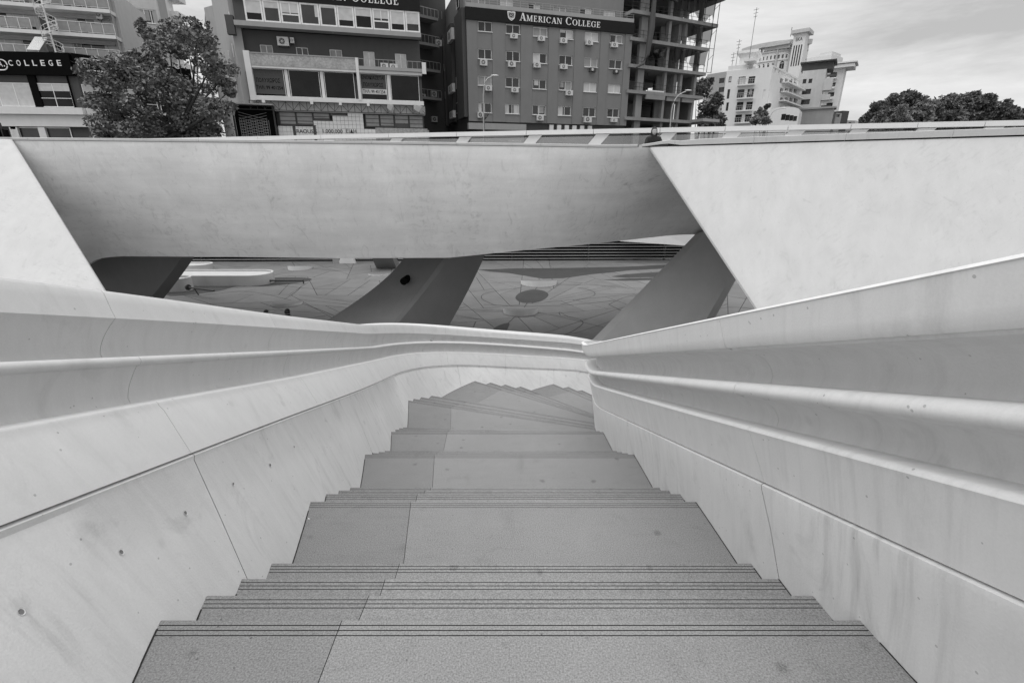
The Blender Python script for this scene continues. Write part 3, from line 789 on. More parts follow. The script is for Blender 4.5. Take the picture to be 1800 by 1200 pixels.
# slightly flatten bottom of far side
eTl = atY(22, 245, 15.4); eBl_ = atY(185, 508, 12.0); dl = eBl_-eTl; eBl = eTl+dl*((0-eTl.z)/dl.z)
tL = atY(-420, 236, 13.5)
m_ = hull(eTl, eBl, tL, tL+Vector((3.0, -7.5, -tL.z)), 20, Vector((-2.6, 2.6, 0)), 'abutment_shell')
# copings: segments with joints
def coping(line_pts, hgt, w, gap, nseg, mat=M_HULL):
    P = catmull([tuple(p) for p in line_pts], .4)  # 3d works too
    per = len(P)//nseg
    for i in range(nseg):
        seg = P[i*per:(i+1)*per+1] if i < nseg-1 else P[i*per:]
        if len(seg) < 2: continue
        m = MB(); rws = []
        for j, p in enumerate(seg):
            q = p+(seg[1]-seg[0]).normalized()*(.008 if j == 0 else 0)
            hh = hgt(q.x) if callable(hgt) else hgt
            rws.append([q+Vector((0, -.02, gap)), q+Vector((0, -.02, hh-.01)), q+Vector((0, 0, hh)), q+Vector((0, w, hh)), q+Vector((0, w+.02, -.25)), q+Vector((0, 2.6, -.9))])
        m.grid(rws, flip=True)
        for r_ in (rws[0], rws[-1]): m.add(r_[:5], [(0, 1, 2, 3, 4)])
        m.build('coping_panel', mat, BR)
lp = [atY(x, ipx(TOPB, x), 15.5) for x in (-250, 0, 250, 500, 750, 950, 1060, 1120)]
coping(lp, .085, .35, .012, 9)
rp = [atY(1128, 259.5, 15.52), atY(1150, 256.5, 15.4), atY(1175, 254, 15.2)]+[eT+(tR-eT)*t+Vector((0, 0, .012)) for t in (.12, .25, .4, .55, .7, .85, 1.0, 1.2)]
coping(rp, lambda x: .09+.085*min(1, max(0, (x-4.2)/1.2)), .35, .022, 5)
# dark recess line beneath the right coping
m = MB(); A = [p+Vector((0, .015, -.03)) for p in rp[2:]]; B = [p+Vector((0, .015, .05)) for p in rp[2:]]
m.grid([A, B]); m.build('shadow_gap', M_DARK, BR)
# deck
m = MB(); dz = EYE-.42
dk = [(-24, 18.2), (-14, 17.2), (0, 17.0), (4.2, 16.95), (5.2, 17.6), (6.5, 17.4), (13, 13.6), (19, 10.5), (25, 14.6), (17, 17.2), (-13, 24.6), (-26, 27)]
m.prism(dk, dz-.5, dz); m.build('deck', M_GREYL, BR)
# glass railing on the far side of the deck
RA = Vector((-23.5, 27.0)); RB = Vector((17.2, 16.75)); rdir = (RB-RA).normalized(); rn = Vector((rdir.y, -rdir.x))
RG = root('glass_railing', (RA.x, RA.y, dz), 'long glass balustrade with slanted white struts along the far side of the bridge', 'railing')
def rail_u(px, py=245):
    r = ray(px, py); d = RB-RA; den = r.x*d.y-r.y*d.x; t = (RA.x*d.y-RA.y*d.x)/den
    p = Vector((r.x*t, r.y*t)); return (p-RA).dot(rdir), EYE+r.z*t
def RP(u, z, d=0): p = RA+rdir*u+rn*d; return Vector((p.x, p.y, z))
Lr = (RB-RA).length
def rbox(u0, u1, z0, z1, d0, d1, name, mat):
    m = MB(); m.hexa([RP(u0, z0, d1), RP(u1, z0, d1), RP(u1, z0, d0), RP(u0, z0, d0), RP(u0, z1, d1), RP(u1, z1, d1), RP(u1, z1, d0), RP(u0, z1, d0)]); return m.build(name, mat, RG)
zt = rail_u(900, 231)[1]; zr = zt
upx = [570, 688, 806, 927, 1043, 1158, 1270, 1378, 1486, 1600, 1715]
us = [rail_u(x, 250)[0] for x in upx]
sp_ = us[1]-us[0]; us = [us[0]-sp_*k for k in range(5, 0, -1)]+us
cuts = [0]+[u for u in us if 0 < u < Lr]+[Lr]
for i in range(len(cuts)-1):
    u0, u1 = cuts[i]+.012, cuts[i+1]-.012
    if u1 <= u0: continue
    rbox(u0, u1, zr-.16, zr, -.05, .22, 'top_rail', M_WHITE)
    rbox(u0, u1, zr-.235, zr-.215, 0, .03, 'clamp_rail', M_METALD)
    rbox(u0, u1, dz, zr-.24, .005, .02, 'glass_pane', M_GLAZE)
    rbox(u0, u1, dz, dz+.55, -.12, -.03, 'kerb', M_WHITE)
for u in us:
    if not (0 < u < Lr): continue
    m = MB(); zb, zt2 = dz+.2, zr-.18; sh = 1.25; w = .30
    b = [RP(u-sh, zb, .12), RP(u-sh+w*1.3, zb, .12), RP(u-sh+w*1.3, zb, -.02+.045), RP(u-sh, zb, .045)]
    t = [RP(u+.1, zt2, .12), RP(u+.1+w*1.7, zt2, .12), RP(u+.1+w*1.7, zt2, .045), RP(u+.1, zt2, .045)]
    m.hexa(b+t); m.build('strut', M_WHITE, RG)

# ================================================================ GROUND BEYOND
m = MB(); zg = EYE+.8
m.quad((-900, 39.9, zg), (900, 39.9, zg), (900, 1500, zg), (-900, 1500, zg)); tag(m.build('ground', M_ASPHALT), kind='structure')
m = MB(); m.box(-120, 120, 44, 50, zg, zg+.13); tag(m.build('pavement', M_PAVE), kind='structure')
m = MB(); m.box(-120, 120, 56.2, 57.6, zg, zg+.13); tag(m.build('pavement', M_PAVE), kind='structure')

# ================================================================ FACADE TOOLS
class Fac:
    def __init__(s, px1, Y1, px2, Y2, py=130):
        a = atY(px1, py, Y1); b = atY(px2, py, Y2); s.A = Vector((a.x, a.y)); s.B = Vector((b.x, b.y))
        s.d = (s.B-s.A).normalized(); s.n = Vector((s.d.y, -s.d.x)); s.L = (s.B-s.A).length
    def uz(s, px, py):
        r = ray(px, py); den = r.x*s.d.y-r.y*s.d.x; t = (s.A.x*s.d.y-s.A.y*s.d.x)/den
        p = Vector((r.x*t, r.y*t)); return (p-s.A).dot(s.d), EYE+r.z*t
    def P(s, u, z, d=0): p = s.A+s.d*u+s.n*d; return Vector((p.x, p.y, z))
    def box(s, m, u0, u1, z0, z1, d0, d1, mi=0):
        m.hexa([s.P(u0, z0, d1), s.P(u1, z0, d1), s.P(u1, z0, d0), s.P(u0, z0, d0), s.P(u0, z1, d1), s.P(u1, z1, d1), s.P(u1, z1, d0), s.P(u0, z1, d0)], mi)
    def rect(s, x0, y0, x1, y1):
        u0, z1 = s.uz(x0, y0); u1, z0 = s.uz(x1, y1); return u0, u1, z0, z1
    def part(s, parent, name, mat, *boxes):
        m = MB()
        for b in boxes: s.box(m, *b)
        return m.build(name, mat, parent)
def wall_holes(f, parent, mat, u0, u1, z0, z1, holes, d=0, rev=.18, name='wall', th=.3):
    us_ = sorted(set([u0, u1]+[x for h in holes for x in h[:2] if u0 < x < u1])); zs = sorted(set([z0, z1]+[x for h in holes for x in h[2:4] if z0 < x < z1]))
    m = MB()
    for i in range(len(us_)-1):
        cz = []
        for j in range(len(zs)-1):
            uc, zc = (us_[i]+us_[i+1])/2, (zs[j]+zs[j+1])/2
            if any(h[0] < uc < h[1] and h[2] < zc < h[3] for h in holes): cz.append(None)
            else: cz.append((zs[j], zs[j+1]))
        run = None
        for c in cz+[None]:
            if c is None:
                if run: m.quad(f.P(us_[i], run[0], d), f.P(us_[i+1], run[0], d), f.P(us_[i+1], run[1], d), f.P(us_[i], run[1], d)); run = None
            else: run = (run[0], c[1]) if run else c
    for a, b, c, e in [h[:4] for h in holes]:
        m.quad(f.P(a, c, d), f.P(b, c, d), f.P(b, c, d-rev), f.P(a, c, d-rev)); m.quad(f.P(a, e, d-rev), f.P(b, e, d-rev), f.P(b, e, d), f.P(a, e, d))
        m.quad(f.P(a, c, d-rev), f.P(a, e, d-rev), f.P(a, e, d), f.P(a, c, d)); m.quad(f.P(b, c, d), f.P(b, e, d), f.P(b, e, d-rev), f.P(b, c, d-rev))
    return m.build(name, mat, parent)
def window(f, parent, h, d=-.1, cols=2, fw_=.07, frame=None, blind=0.0, bmat=None, glass=None, rowsplit=None, sill=True, name='window'):
    frame = frame or M_FRAME; a, b, c, e = h; m = MB(); t = .05
    f.box(m, a, b, e-fw_, e, d-t, d); f.box(m, a, b, c, c+fw_, d-t, d)
    f.box(m, a, a+fw_, c+fw_, e-fw_, d-t, d); f.box(m, b-fw_, b, c+fw_, e-fw_, d-t, d)
    for k in range(1, cols):
        u = a+(b-a)*k/cols; f.box(m, u-fw_*.45, u+fw_*.45, c+fw_, e-fw_, d-t, d-.004)
    for r_ in (rowsplit or []):
        z = c+(e-c)*r_; f.box(m, a+fw_, b-fw_, z-fw_*.4, z+fw_*.4, d-t, d-.008)
    w = m.build(name, frame, parent)
    if sill: f.part(w, 'sill', frame, (a-.06, b+.06, c-.07, c-.002, d, d+.22))
    m = MB(); m.quad(f.P(a, c, d-.04), f.P(b, c, d-.04), f.P(b, e, d-.04), f.P(a, e, d-.04)); m.build('pane', glass or M_GLASS, w)
    if blind:
        m = MB()
        bl = blind if isinstance(blind, list) else [(0, 1, blind)]
        for q0, q1, fr in bl:
            x0, x1 = a+(b-a)*q0, a+(b-a)*q1; zb = e-(e-c)*fr
            m.quad(f.P(x0+.03, zb, d-.03), f.P(x1-.03, zb, d-.03), f.P(x1-.03, e-.02, d-.03), f.P(x0+.03, e-.02, d-.03))
        m.build('blind', bmat or M_BLIND, w)
    return w
def body(f, parent, mat, u0, u1, z0, z1, depth, name='walls', roof=True, d=0):
    """sides, back and roof of a block whose front is made separately"""
    m = MB(); A, B, C_, D_ = f.P(u0, z0, d), f.P(u1, z0, d), f.P(u1, z0, d-depth), f.P(u0, z0, d-depth); T = Vector((0, 0, z1-z0))
    m.quad(B, C_, C_+T, B+T); m.quad(C_, D_, D_+T, C_+T); m.quad(D_, A, A+T, D_+T)
    if roof: m.quad(A+T, B+T, C_+T, D_+T)
    return m.build(name, mat, parent)
def text_mesh(s):
    cu = bpy.data.curves.new('t', 'FONT'); cu.body = s; cu.resolution_u = 3; cu.offset = .012
    ob = bpy.data.objects.new('t', cu); COL.objects.link(ob); bpy.context.view_layer.update()
    me = bpy.data.meshes.new_from_object(ob.evaluated_get(bpy.context.evaluated_depsgraph_get()))
    v = [tuple(x.co) for x in me.vertices]; fc = [tuple(p.vertices) for p in me.polygons]
    bpy.data.objects.remove(ob); bpy.data.curves.remove(cu); bpy.data.meshes.remove(me); return v, fc
def text_on(f, parent, s, u0, u1, z0, z1, d, mat, name='lettering', th=.04):
    v, fc = text_mesh(s)
    if not v: return
    x0, x1 = min(p[0] for p in v), max(p[0] for p in v); y0, y1 = min(p[1] for p in v), max(p[1] for p in v)
    k = len(v); V = [f.P(u0+(p[0]-x0)/(x1-x0)*(u1-u0), z0+(p[1]-y0)/(y1-y0)*(z1-z0), d) for p in v]
    m = MB(); m.add(V, fc)
    return m.build(name, mat, parent)
# serif capitals from strokes
def serif(ch):
    """polygons in a box of height 1; returns list of quads, advance"""
    q = []
    def bar(x0, y0, x1, y1, w):  # stroke with horizontal thickness w
        q.append([(x0-w/2, y0), (x0+w/2, y0), (x1+w/2, y1), (x1-w/2, y1)])
    def hb(x0, x1, y, w): q.append([(x0, y-w/2), (x1, y-w/2), (x1, y+w/2), (x0, y+w/2)])
    def foot(x, y, w=.36): hb(x-w/2, x+w/2, y+(.03 if y < .5 else -.03), .06)
    def arc(cx, cy, rx, ry, a0, a1, tk=.17, tn=.07, n=16):
        for i in range(n):
            A, B = R(a0+(a1-a0)*i/n), R(a0+(a1-a0)*(i+1)/n)
            def pt(a, s_):
                t = tn+(tk-tn)*abs(math.cos(a)); return (cx+(rx-s_*t)*math.cos(a), cy+(ry-s_*t*.75)*math.sin(a))
            q.append([pt(A, 0), pt(B, 0), pt(B, 1), pt(A, 1)])
    T, t = .17, .08
    if ch == 'A': bar(.14, 0, .42, 1, t); bar(.72, 0, .44, 1, T+.02); hb(.22, .64, .33, .07); foot(.14, 0, .28); foot(.72, 0, .34); w = .86
    elif ch == 'M': bar(.16, 0, .16, 1, t); bar(.2, 1, .52, .05, T); bar(.86, 1, .54, .05, t); bar(.9, 0, .9, 1, T); foot(.16, 0, .28); foot(.9, 0); foot(.14, 1, .24); foot(.92, 1, .26); w = 1.1
    elif ch == 'E': bar(.22, 0, .22, 1, T); hb(.06, .66, .035, .07); hb(.06, .64, .965, .07); hb(.2, .5, .52, .07); bar(.63, 0, .67, .24, .07); bar(.6, .77, .6, 1, .07); bar(.49, .4, .49, .64, .06); w = .74
    elif ch == 'L': bar(.22, 0, .22, 1, T); hb(.06, .66, .035, .07); foot(.22, 1); bar(.63, 0, .67, .27, .07); w = .72
    elif ch == 'R': bar(.22, 0, .22, 1, T); foot(.22, 0); hb(.06, .4, .965, .07); arc(.38, .74, .28, .26, -90, 90); hb(.22, .4, .49, .06); bar(.72, 0, .42, .5, T); foot(.76, 0, .22); w = .82
    elif ch == 'I': bar(.22, 0, .22, 1, T); foot(.22, 0); foot(.22, 1); w = .44
    elif ch == 'N': bar(.16, 0, .16, 1, t); bar(.2, 1, .74, 0, T); bar(.78, 0, .78, 1, t); foot(.16, 0, .28); foot(.12, 1, .24); foot(.78, 1, .28); w = .94
    elif ch == 'C': arc(.46, .5, .42, .52, 42, 318); bar(.78, .68, .78, .98, .06); w = .88
    elif ch == 'G': arc(.46, .5, .42, .52, 42, 300); bar(.78, .68, .78, .98, .06); bar(.74, .03, .74, .42, T*.9); foot(.74, .45, .3); w = .94
    elif ch == 'O': arc(.48, .5, .44, .52, 0, 360, n=22); w = .96
    else: return [], .45
    return q, w
def serif_text(f, parent, s, u0, u1, z0, z1, d, mat, small=.78, skew=None):
    items = []; x = 0
    for i, ch in enumerate(s):
        if ch == ' ': x += .42; continue
        k = 1.0 if (i == 0 or s[i-1] == ' ') else small
        q, w = serif(ch); items.append((x, k, q)); x += w*k+.05
    sx = (u1-u0)/x; sz = (z1-z0)
    for x0, k, q in items:
        m = MB()
        for j, poly in enumerate(q):
            V = [(u0+(x0+a*k)*sx, z0+b*k*sz) for a, b in poly]; dd = d+.02+.002*j
            m.add([f.P(u, z, dd) for u, z in V]+[f.P(u, z, d) for u, z in V], [(0, 1, 2, 3), (0, 4, 5, 1), (1, 5, 6, 2), (2, 6, 7, 3), (3, 7, 4, 0)])
        m.build('letter', mat, parent)
def bldroot(f, name, label, cat='building', group=None):
    p = f.P(f.L/2, zg); return root(name, p, label, cat, group)
ORD = ['first', 'second', 'third', 'fourth', 'fifth', 'sixth']

# ================================================================ COLLEGE BUILDING (centre)
f = Fac(822, 69.6, 1106, 76.4, 140)
B = bldroot(f, 'college_building', 'grey six storey building with six window columns under a dark college name board')
Z3 = lambda x0, y0, x1, y1: f.rect(740+x0/4, y0/4, 740+x1/4, y1/4)
W5 = [[(370, -40, 470, 44), (575, -30, 668, 62), (775, 5, 860, 82), (957, 25, 1045, 105), (1145, 36, 1225, 125), (1315, 55, 1392, 145)],
 [(400, 148, 500, 228), (597, 170, 695, 245), (790, 190, 888, 263), (978, 208, 1068, 280), (1155, 225, 1245, 297), (1333, 243, 1415, 310)],
 [(400, 342, 498, 420), (598, 357, 695, 436), (788, 372, 883, 450), (972, 387, 1062, 463), (1152, 403, 1240, 477), (1325, 418, 1410, 488)],
 [(400, 533, 497, 605), (595, 543, 692, 618), (787, 558, 880, 630), (972, 568, 1058, 638), (1145, 580, 1232, 650), (1318, 592, 1400, 658)],
 [(400, 722, 497, 795), (592, 731, 690, 803), (785, 738, 875, 810), (965, 747, 1053, 815), (1140, 755, 1225, 823), (1312, 763, 1390, 828)]]
allh = [[Z3(*w) for w in row] for row in W5]
zfoot = f.uz(822, 213)[1]; ztop = allh[0][0][3]+2.0
zsb = f.uz(822, 35)[1]; zst = f.uz(822, 13)[1]
wall_holes(f, B, M_GREY, 0, f.L, zfoot, zst-.1, [h for row in allh[1:] for h in row])
wall_holes(f, B, M_GREY, 0, f.L-1.0, zst-.1, ztop, allh[0], d=-1.2)
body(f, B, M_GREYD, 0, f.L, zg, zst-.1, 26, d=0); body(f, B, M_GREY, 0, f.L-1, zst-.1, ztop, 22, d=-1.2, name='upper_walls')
bl = {(1, 0): 0, (1, 1): 0, (1, 2): 1, (1, 3): [(0, .45, .3), (.5, 1, .9)], (1, 4): 1, (1, 5): [(.4, 1, 1)], (2, 2): [(0, .5, 1)], (2, 4): 1, (3, 0): 1, (3, 2): [(.1, .45, .6)], (3, 3): [(.1, .4, .7), (.5, 1, 1)], (3, 4): 1, (3, 5): 1, (4, 0): [(0, .3, 1)], (4, 1): [(0, .3, 1), (.6, 1, 1)], (4, 2): [(.4, .9, .8)], (4, 3): [(0, .4, 1)], (0, 0): .9, (0, 1): .9, (0, 3): .8, (0, 2): [(.5, 1, .8)], (0, 4): [(.5, 1, .9)], (0, 5): .7}
for i, row in enumerate(allh):
    for j, h in enumerate(row):
        window(f, B, h, d=-.1 if i else -1.3, cols=2, blind=bl.get((i, j), 0), bmat=M_BLIND if (i+j) % 3 else M_BLINDG, frame=M_FRAME)
f.part(B, 'name_board', M_SIGN, (-.1, f.L+.1, zsb, zst, .02, .28))
f.part(B, 'roof_edge', M_GREYL, (-.05, f.L+.05, zst+.002, zst+.5, -.2, .1))
m = MB()
for k in range(3): f.box(m, 0, f.L, zst+.7+k*.25, zst+.73+k*.25, 0, .03)
for k in range(24): f.box(m, k*f.L/23-.02, k*f.L/23+.02, zst+.5, zst+1.22, -.03, .0)
m.build('roof_rail', M_METAL, B)
u0, zz1 = f.uz(740+688/4, 95/4); u1, zz0 = f.uz(740+1256/4, 208/4)
zz0b = f.uz(740+688/4, 150/4)[1]
serif_text(f, B, 'AMERICAN COLLEGE', u0, u1, zz0b, zz0b+(zz1-zz0b)*1.0, .285, M_LETTER)
# crest
m = MB(); a, b, c, e = Z3(603, 84, 658, 155); cu, cz = (a+b)/2, (c+e)/2; w, hh = (b-a)/2, (e-c)/2
sh = [(-1, .95), (-.5, 1), (0, .9), (.5, 1), (1, .95), (.95, .2), (.8, -.4), (.4, -.8), (0, -1), (-.4, -.8), (-.8, -.4), (-.95, .2)]
m.add([f.P(cu+x*w, cz+y*hh, .33) for x, y in sh]+[f.P(cu+x*w, cz+y*hh, .29) for x, y in sh], [list(range(12))]+[(i, 12+i, 12+(i+1) % 12, (i+1) % 12) for i in range(12)])
cst = m.build('crest', M_LETTER, B)
m = MB(); m.add([f.P(cu+x*w*.8, cz+y*hh*.8, .335) for x, y in sh], [list(range(12))]); m.build('crest_field', M_BLINDG, cst)
m = MB(); m.add([f.P(cu+x*w*.55, cz+.1*hh+y*hh*.42, .34) for x, y in sh], [list(range(12))]); m.build('crest_shield', M_SIGN, cst)
text_on(f, cst, 'AC', cu-.38*w, cu+.38*w, cz-.1*hh, cz+.35*hh, .345, M_LETTER)
f.part(cst, 'ribbon', M_LETTER, (cu-.7*w, cu+.7*w, cz-.6*hh, cz-.42*hh, .336, .35))
# pilaster strips
for x0, x1 in ((327, 398), (503, 590), (700, 780), (893, 962), (1072, 1140), (1250, 1306), (1420, 1468)):
    a = f.uz(740+x0/4, 130)[0]; b = f.uz(740+x1/4, 130)[0]
    f.part(B, 'pilaster', M_GREY, (max(a, .02), min(b, f.L-.02), zfoot+.01, zsb-.01, .002, .09))
# ground floor
f.part(B, 'canopy', M_GREYL, (-.2, f.uz(922, 222)[0], f.uz(830, 228)[1], f.uz(830, 217)[1], 0, .8))
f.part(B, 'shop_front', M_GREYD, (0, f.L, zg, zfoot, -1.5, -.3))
for k in range(6):
    x = 966+k*13.5; a = f.uz(x, 226)[0]; b = f.uz(x+7, 226)[0]; f.part(B, 'column', M_WHITE, (a, b, f.uz(1000, 231)[1], zfoot-.15, -.25, .0))
f.part(B, 'shop_sign', M_GREYL, (f.uz(826, 240)[0], f.uz(920, 240)[0], f.uz(870, 252)[1], f.uz(870, 233)[1], -.2, .3))
text_on(f, B, 'DOMESTICA', f.uz(893, 248)[0], f.uz(915, 248)[0], f.uz(900, 249.5)[1], f.uz(900, 246.5)[1], .31, M_LETTER)
# dark ribbed left side of that building
g = Fac(764, 93, 822, 69.6, 140)
zgt = ztop
for x0, x1 in ((764, 773), (777, 786), (790, 801), (808, 821)):
    a = g.uz(x0, 130)[0]; b = g.uz(x1, 130)[0]; g.part(B, 'side_rib', M_GREYD, (a, b, g.uz(790, 221)[1], zst, .02, .5))
for y0, y1 in ((0, 12), (42, 61), (89, 108), (136, 154), (182, 198)):
    window(g, B, g.rect(802.5, y0, 807.5, y1), d=.1, cols=1, sill=False)
# air conditioners
acproto = None
def ac_unit(f, rc, d, label, group, proto=None, dark=False):
    """case with round fan and bracket"""
    a, b, c, e = rc; cu, cz = (a+b)/2, (c+e)/2; w, h = b-a, e-c
    rt = root('air_conditioner', f.P(cu, c, d+.2), label, 'air conditioner', group)
    m = MB(); f.box(m, a, b, c, e, d+.05, d+.45); m.build('case', M_ACD if dark else M_AC, rt)
    m = MB(); n = 16; r = min(w, h)*.36; cc = cu-w*.08
    for k in range(n):
        t0, t1 = 2*math.pi*k/n, 2*math.pi*(k+1)/n
        m.add([f.P(cc, cz, d+.455), f.P(cc+r*math.cos(t0), cz+r*math.sin(t0), d+.46), f.P(cc+r*math.cos(t1), cz+r*math.sin(t1), d+.46)], [(0, 1, 2)])
    fan = m.build('fan_grille', M_AC if dark else M_ACD, rt)
    m = MB()
    for k in range(4):
        t0 = math.pi*k/4+.3; ca, sa = math.cos(t0), math.sin(t0); q = .015
        m.add([f.P(cc-r*ca-q*sa, cz-r*sa+q*ca, d+.465), f.P(cc+r*ca-q*sa, cz+r*sa+q*ca, d+.465), f.P(cc+r*ca+q*sa, cz+r*sa-q*ca, d+.465), f.P(cc-r*ca+q*sa, cz-r*sa-q*ca, d+.465)], [(0, 1, 2, 3)])
    n2 = 8; m.add([f.P(cc+r*.28*math.cos(2*math.pi*k/n2), cz+r*.28*math.sin(2*math.pi*k/n2), d+.47) for k in range(n2)], [list(range(n2))])
    m.build('grille_bars', M_AC, fan)
    m = MB(); f.box(m, a+.05, a+.1, c-.06, c-.002, d, d+.45); f.box(m, b-.1, b-.05, c-.06, c-.002, d, d+.45); m.build('bracket', M_METALD, rt)
    return rt
AC = {(1, 1): (622, 240, 672, 280), (1, 2): (817, 258, 862, 297), (1, 3): (972, 272, 1018, 313), (1, 4): (1153, 286, 1197, 325), (1, 5): (1330, 303, 1372, 341),
 (2, 0): (410, 421, 460, 469), (2, 1): (607, 432, 658, 478), (2, 2): (787, 443, 832, 483), (2, 3): (972, 455, 1020, 493), (2, 4): (1178, 480, 1218, 510), (2, 5): (1348, 494, 1380, 522),
 (3, 0): (447, 605, 493, 644), (3, 1): (630, 618, 678, 656), (3, 3): (1012, 638, 1057, 677), (4, 0): (393, 790, 435, 832), (4, 2): (808, 811, 853, 852), (4, 4): (1140, 820, 1188, 865), (4, 5): (1328, 836, 1368, 862)}
RN = {1: 'top', 2: 'second', 3: 'third', 4: 'bottom'}
for (i, j), rc in AC.items():
    dk_ = (i, j) in ((2, 4), (2, 5))
    ac_unit(f, Z3(*rc), .1, f"{'dark' if dk_ else 'white'} air conditioner, centre college facade, {RN[i]} row, {ORD[j]} window from the left", 'air conditioners on the grey college facade', dark=dk_)
for k, (x0, y0, x1, y1) in enumerate([(798, 59, 806, 70), (799, 153, 807, 162), (801, 198, 808, 207)]):
    ac_unit(g, g.rect(x0, y0, x1, y1), .5, 'air conditioner on the dark ribbed side wall, '+['highest', 'middle', 'lowest'][k]+' of three', 'air conditioners on the dark ribbed side wall')

# ================================================================ COLLEGE BUILDING (left of centre)
f = Fac(431, 58, 741, 62.8, 130)
B = bldroot(f, 'office_building', 'building with long glazed bay, dark recessed floor and tinted shop windows with rental notices')
Z2 = lambda x0, y0, x1, y1: f.rect(370+x0/4, y0/4, 370+x1/4, y1/4)
zt2 = f.uz(600, -60)[1]
top = f.uz(431, 47)[1]   # underside of glazed bay
zt_g = f.uz(433, 1)[1]
# glazed bay
bx = [255, 382, 502, 637, 772, 892, 1012, 1137, 1257, 1364, 1466]
blf = [.62, .35, [(0, 1, .5)], [(0, 1, .08), (.75, 1, .6)], .15, .65, .4, [(0, 1, .45)], .65, .6]
for k in range(10):
    x0, x1 = bx[k], bx[k+1]; sl0 = (x0-255)*.0745
    a = f.uz(370+x0/4, 30)[0]; b = f.uz(370+x1/4, 30)[0]
    zb = top+.35; w = window(f, B, (a+.02, b-.02, zb, zt_g), d=.75, cols=1, fw_=.16, blind=blf[k], sill=False, rowsplit=[.42] if k in (2, 7) else None, glass=M_GLASSD if k in (0, 5, 6, 8) else M_GLASS)
    if k in (2, 7): f.part(w, 'mullion', M_FRAME, ((a+b)/2-.04, (a+b)/2+.04, zb+(zt_g-zb)*.45, zt_g-.1, .7, .76))
f.part(B, 'bay_floor', M_GREYL, (-.1, f.L+.1, top-.12, top+.33, -.2, .95))
for k in range(5):
    p = .12+.19*k; f.part(B, 'downlight', M_METAL, (f.L*p, f.L*p+.15, top-.17, top-.125, .4, .55))
f.part(B, 'bay_core', M_GREYD, (0, f.L, top+.33, zt_g+.2, -6, .55))
zsg = zt_g+.02
f.part(B, 'name_board', M_SIGN, (0, f.L+.15, zsg, zsg+1.75, .5, .85))
u0 = f.uz(370+560/4, 5)[0]; u1 = f.uz(370+1322/4, 5)[0]
serif_text(f, B, 'AMERICAN COLLEGE', u0, u1, zsg+.42, zsg+1.55, .86, M_LETTER)
f.part(B, 'upper_storeys', M_GREY, (0, f.L, zsg+1.76, zt2+6, -12, .4))
# recessed dark floor
h1 = [Z2(*w) for w in [(335, 303, 437, 392), (592, 322, 688, 407), (832, 338, 927, 422), (1072, 352, 1162, 492), (1297, 368, 1385, 505)]]
zr0 = f.uz(431, 127)[1]; zr0 = min(zr0, min(h[2] for h in h1)-.1)
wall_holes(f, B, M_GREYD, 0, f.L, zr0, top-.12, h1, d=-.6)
for i, h in enumerate(h1): window(f, B, h, d=-.7, cols=2, blind=[.95, 0, .9, .95, .95][i], bmat=M_BLINDG if i in (0, 2) else M_BLIND)
body(f, B, M_GREYL, 0, f.L, zg, zt2+6, 14, d=-.62)
# aggregate parapet and lower glass storey
a, b, c, e = Z2(285, 385, 1035, 508); e = f.uz(370+285/4, 96)[1]; c = f.uz(370+285/4, 116.5)[1]
f.part(B, 'aggregate_parapet', M_TEX, (a, b, c, e, .3, .75))
f.part(B, 'parapet_cap', M_GREYL, (a-.1, b+.25, e, e+.1, .25, .8))
f.part(B, 'end_pier', M_WHITE, (f.uz(431, 100)[0], a-.02, f.uz(431, 178)[1], e+.2, -.3, .82))
mid = f.uz(370+1035/4, 130)[0]
f.part(B, 'middle_pier', M_WHITE, (mid-.12, mid+.18, f.uz(630, 178)[1], e+.1, .0, .84))
px5 = [(292, 492, 538, 672), (550, 507, 783, 685), (797, 517, 1022, 692), (1050, 532, 1246, 705), (1262, 548, 1470, 712)]
zlo = f.uz(443, 169)[1]; zhi = f.uz(443, 121)[1]
for k, w in enumerate(px5):
    a_, b_, _, _ = Z2(*w); zh = zhi if k < 3 else f.uz(370+1050/4, 131)[1]
    zh = zhi-.0
    zl = zlo
    ww = window(f, B, (a_, b_, zl, zh), d=.4, cols=1, fw_=.05, glass=M_GLASSD, sill=False)
    if k in (0, 3):
        f.part(ww, 'notice', M_GREYD if k == 0 else M_GREYD, (a_+.1, b_-.05, zl+.55 if k == 3 else zl+.2, zh-.1, .37, .375))
        wd = b_-a_; H = zh-zl
        if k == 3: f.part(ww, 'phone_strip', M_BLIND, (a_+.1, b_-.05, zl+.22*H, zl+.42*H, .376, .38))
        text_on(f, ww, 'ΕΝΟΙΚΙΑΖΕΤΑΙ', a_+.06*wd, b_-.08*wd, zl+.78*H, zl+.92*H, .382, M_BLACK if k == 3 else M_LETTERG)
        text_on(f, ww, 'ΠΟΛΥΧΩΡΟΣ', a_+.1*wd, b_-.14*wd, zl+.5*H, zl+.66*H, .382, M_BLACK)
        text_on(f, ww, 'ΤΗΛ: 99 401254', a_+.07*wd, b_-.08*wd, zl+.25*H, zl+.39*H, .384, M_BLACK)
for xm in (543, 789, 1252):
    um = f.uz(370+xm/4, 145)[0]; f.part(B, 'mullion', M_WHITE, (um-.16, um+.16, zlo, zhi, .30, .45))
f.part(B, 'shop_frame', M_WHITE, (0.5, f.L, zlo-.45, zlo-.02, 0, .8), (a, f.L, zhi+.02, zhi+.3, 0, .7))
f.part(B, 'balcony_slab', M_GREYL, (mid+.2, f.L+.1, zhi+.32, zhi+.65, -.5, .9))
f.part(B, 'storey_core', M_GREYD, (0.1, f.L-.05, zlo-.3, zr0+.05, -6, .2))
m = MB(); a_, b_ = f.uz(370+1045/4, 120)[0], f.L
f.box(m, a_, b_, zhi+1.35, zhi+1.39, .8, .84)
for k in range(14): f.box(m, a_+(b_-a_)*k/13, a_+(b_-a_)*k/13+.03, zhi+.65, zhi+1.35, .8, .83)
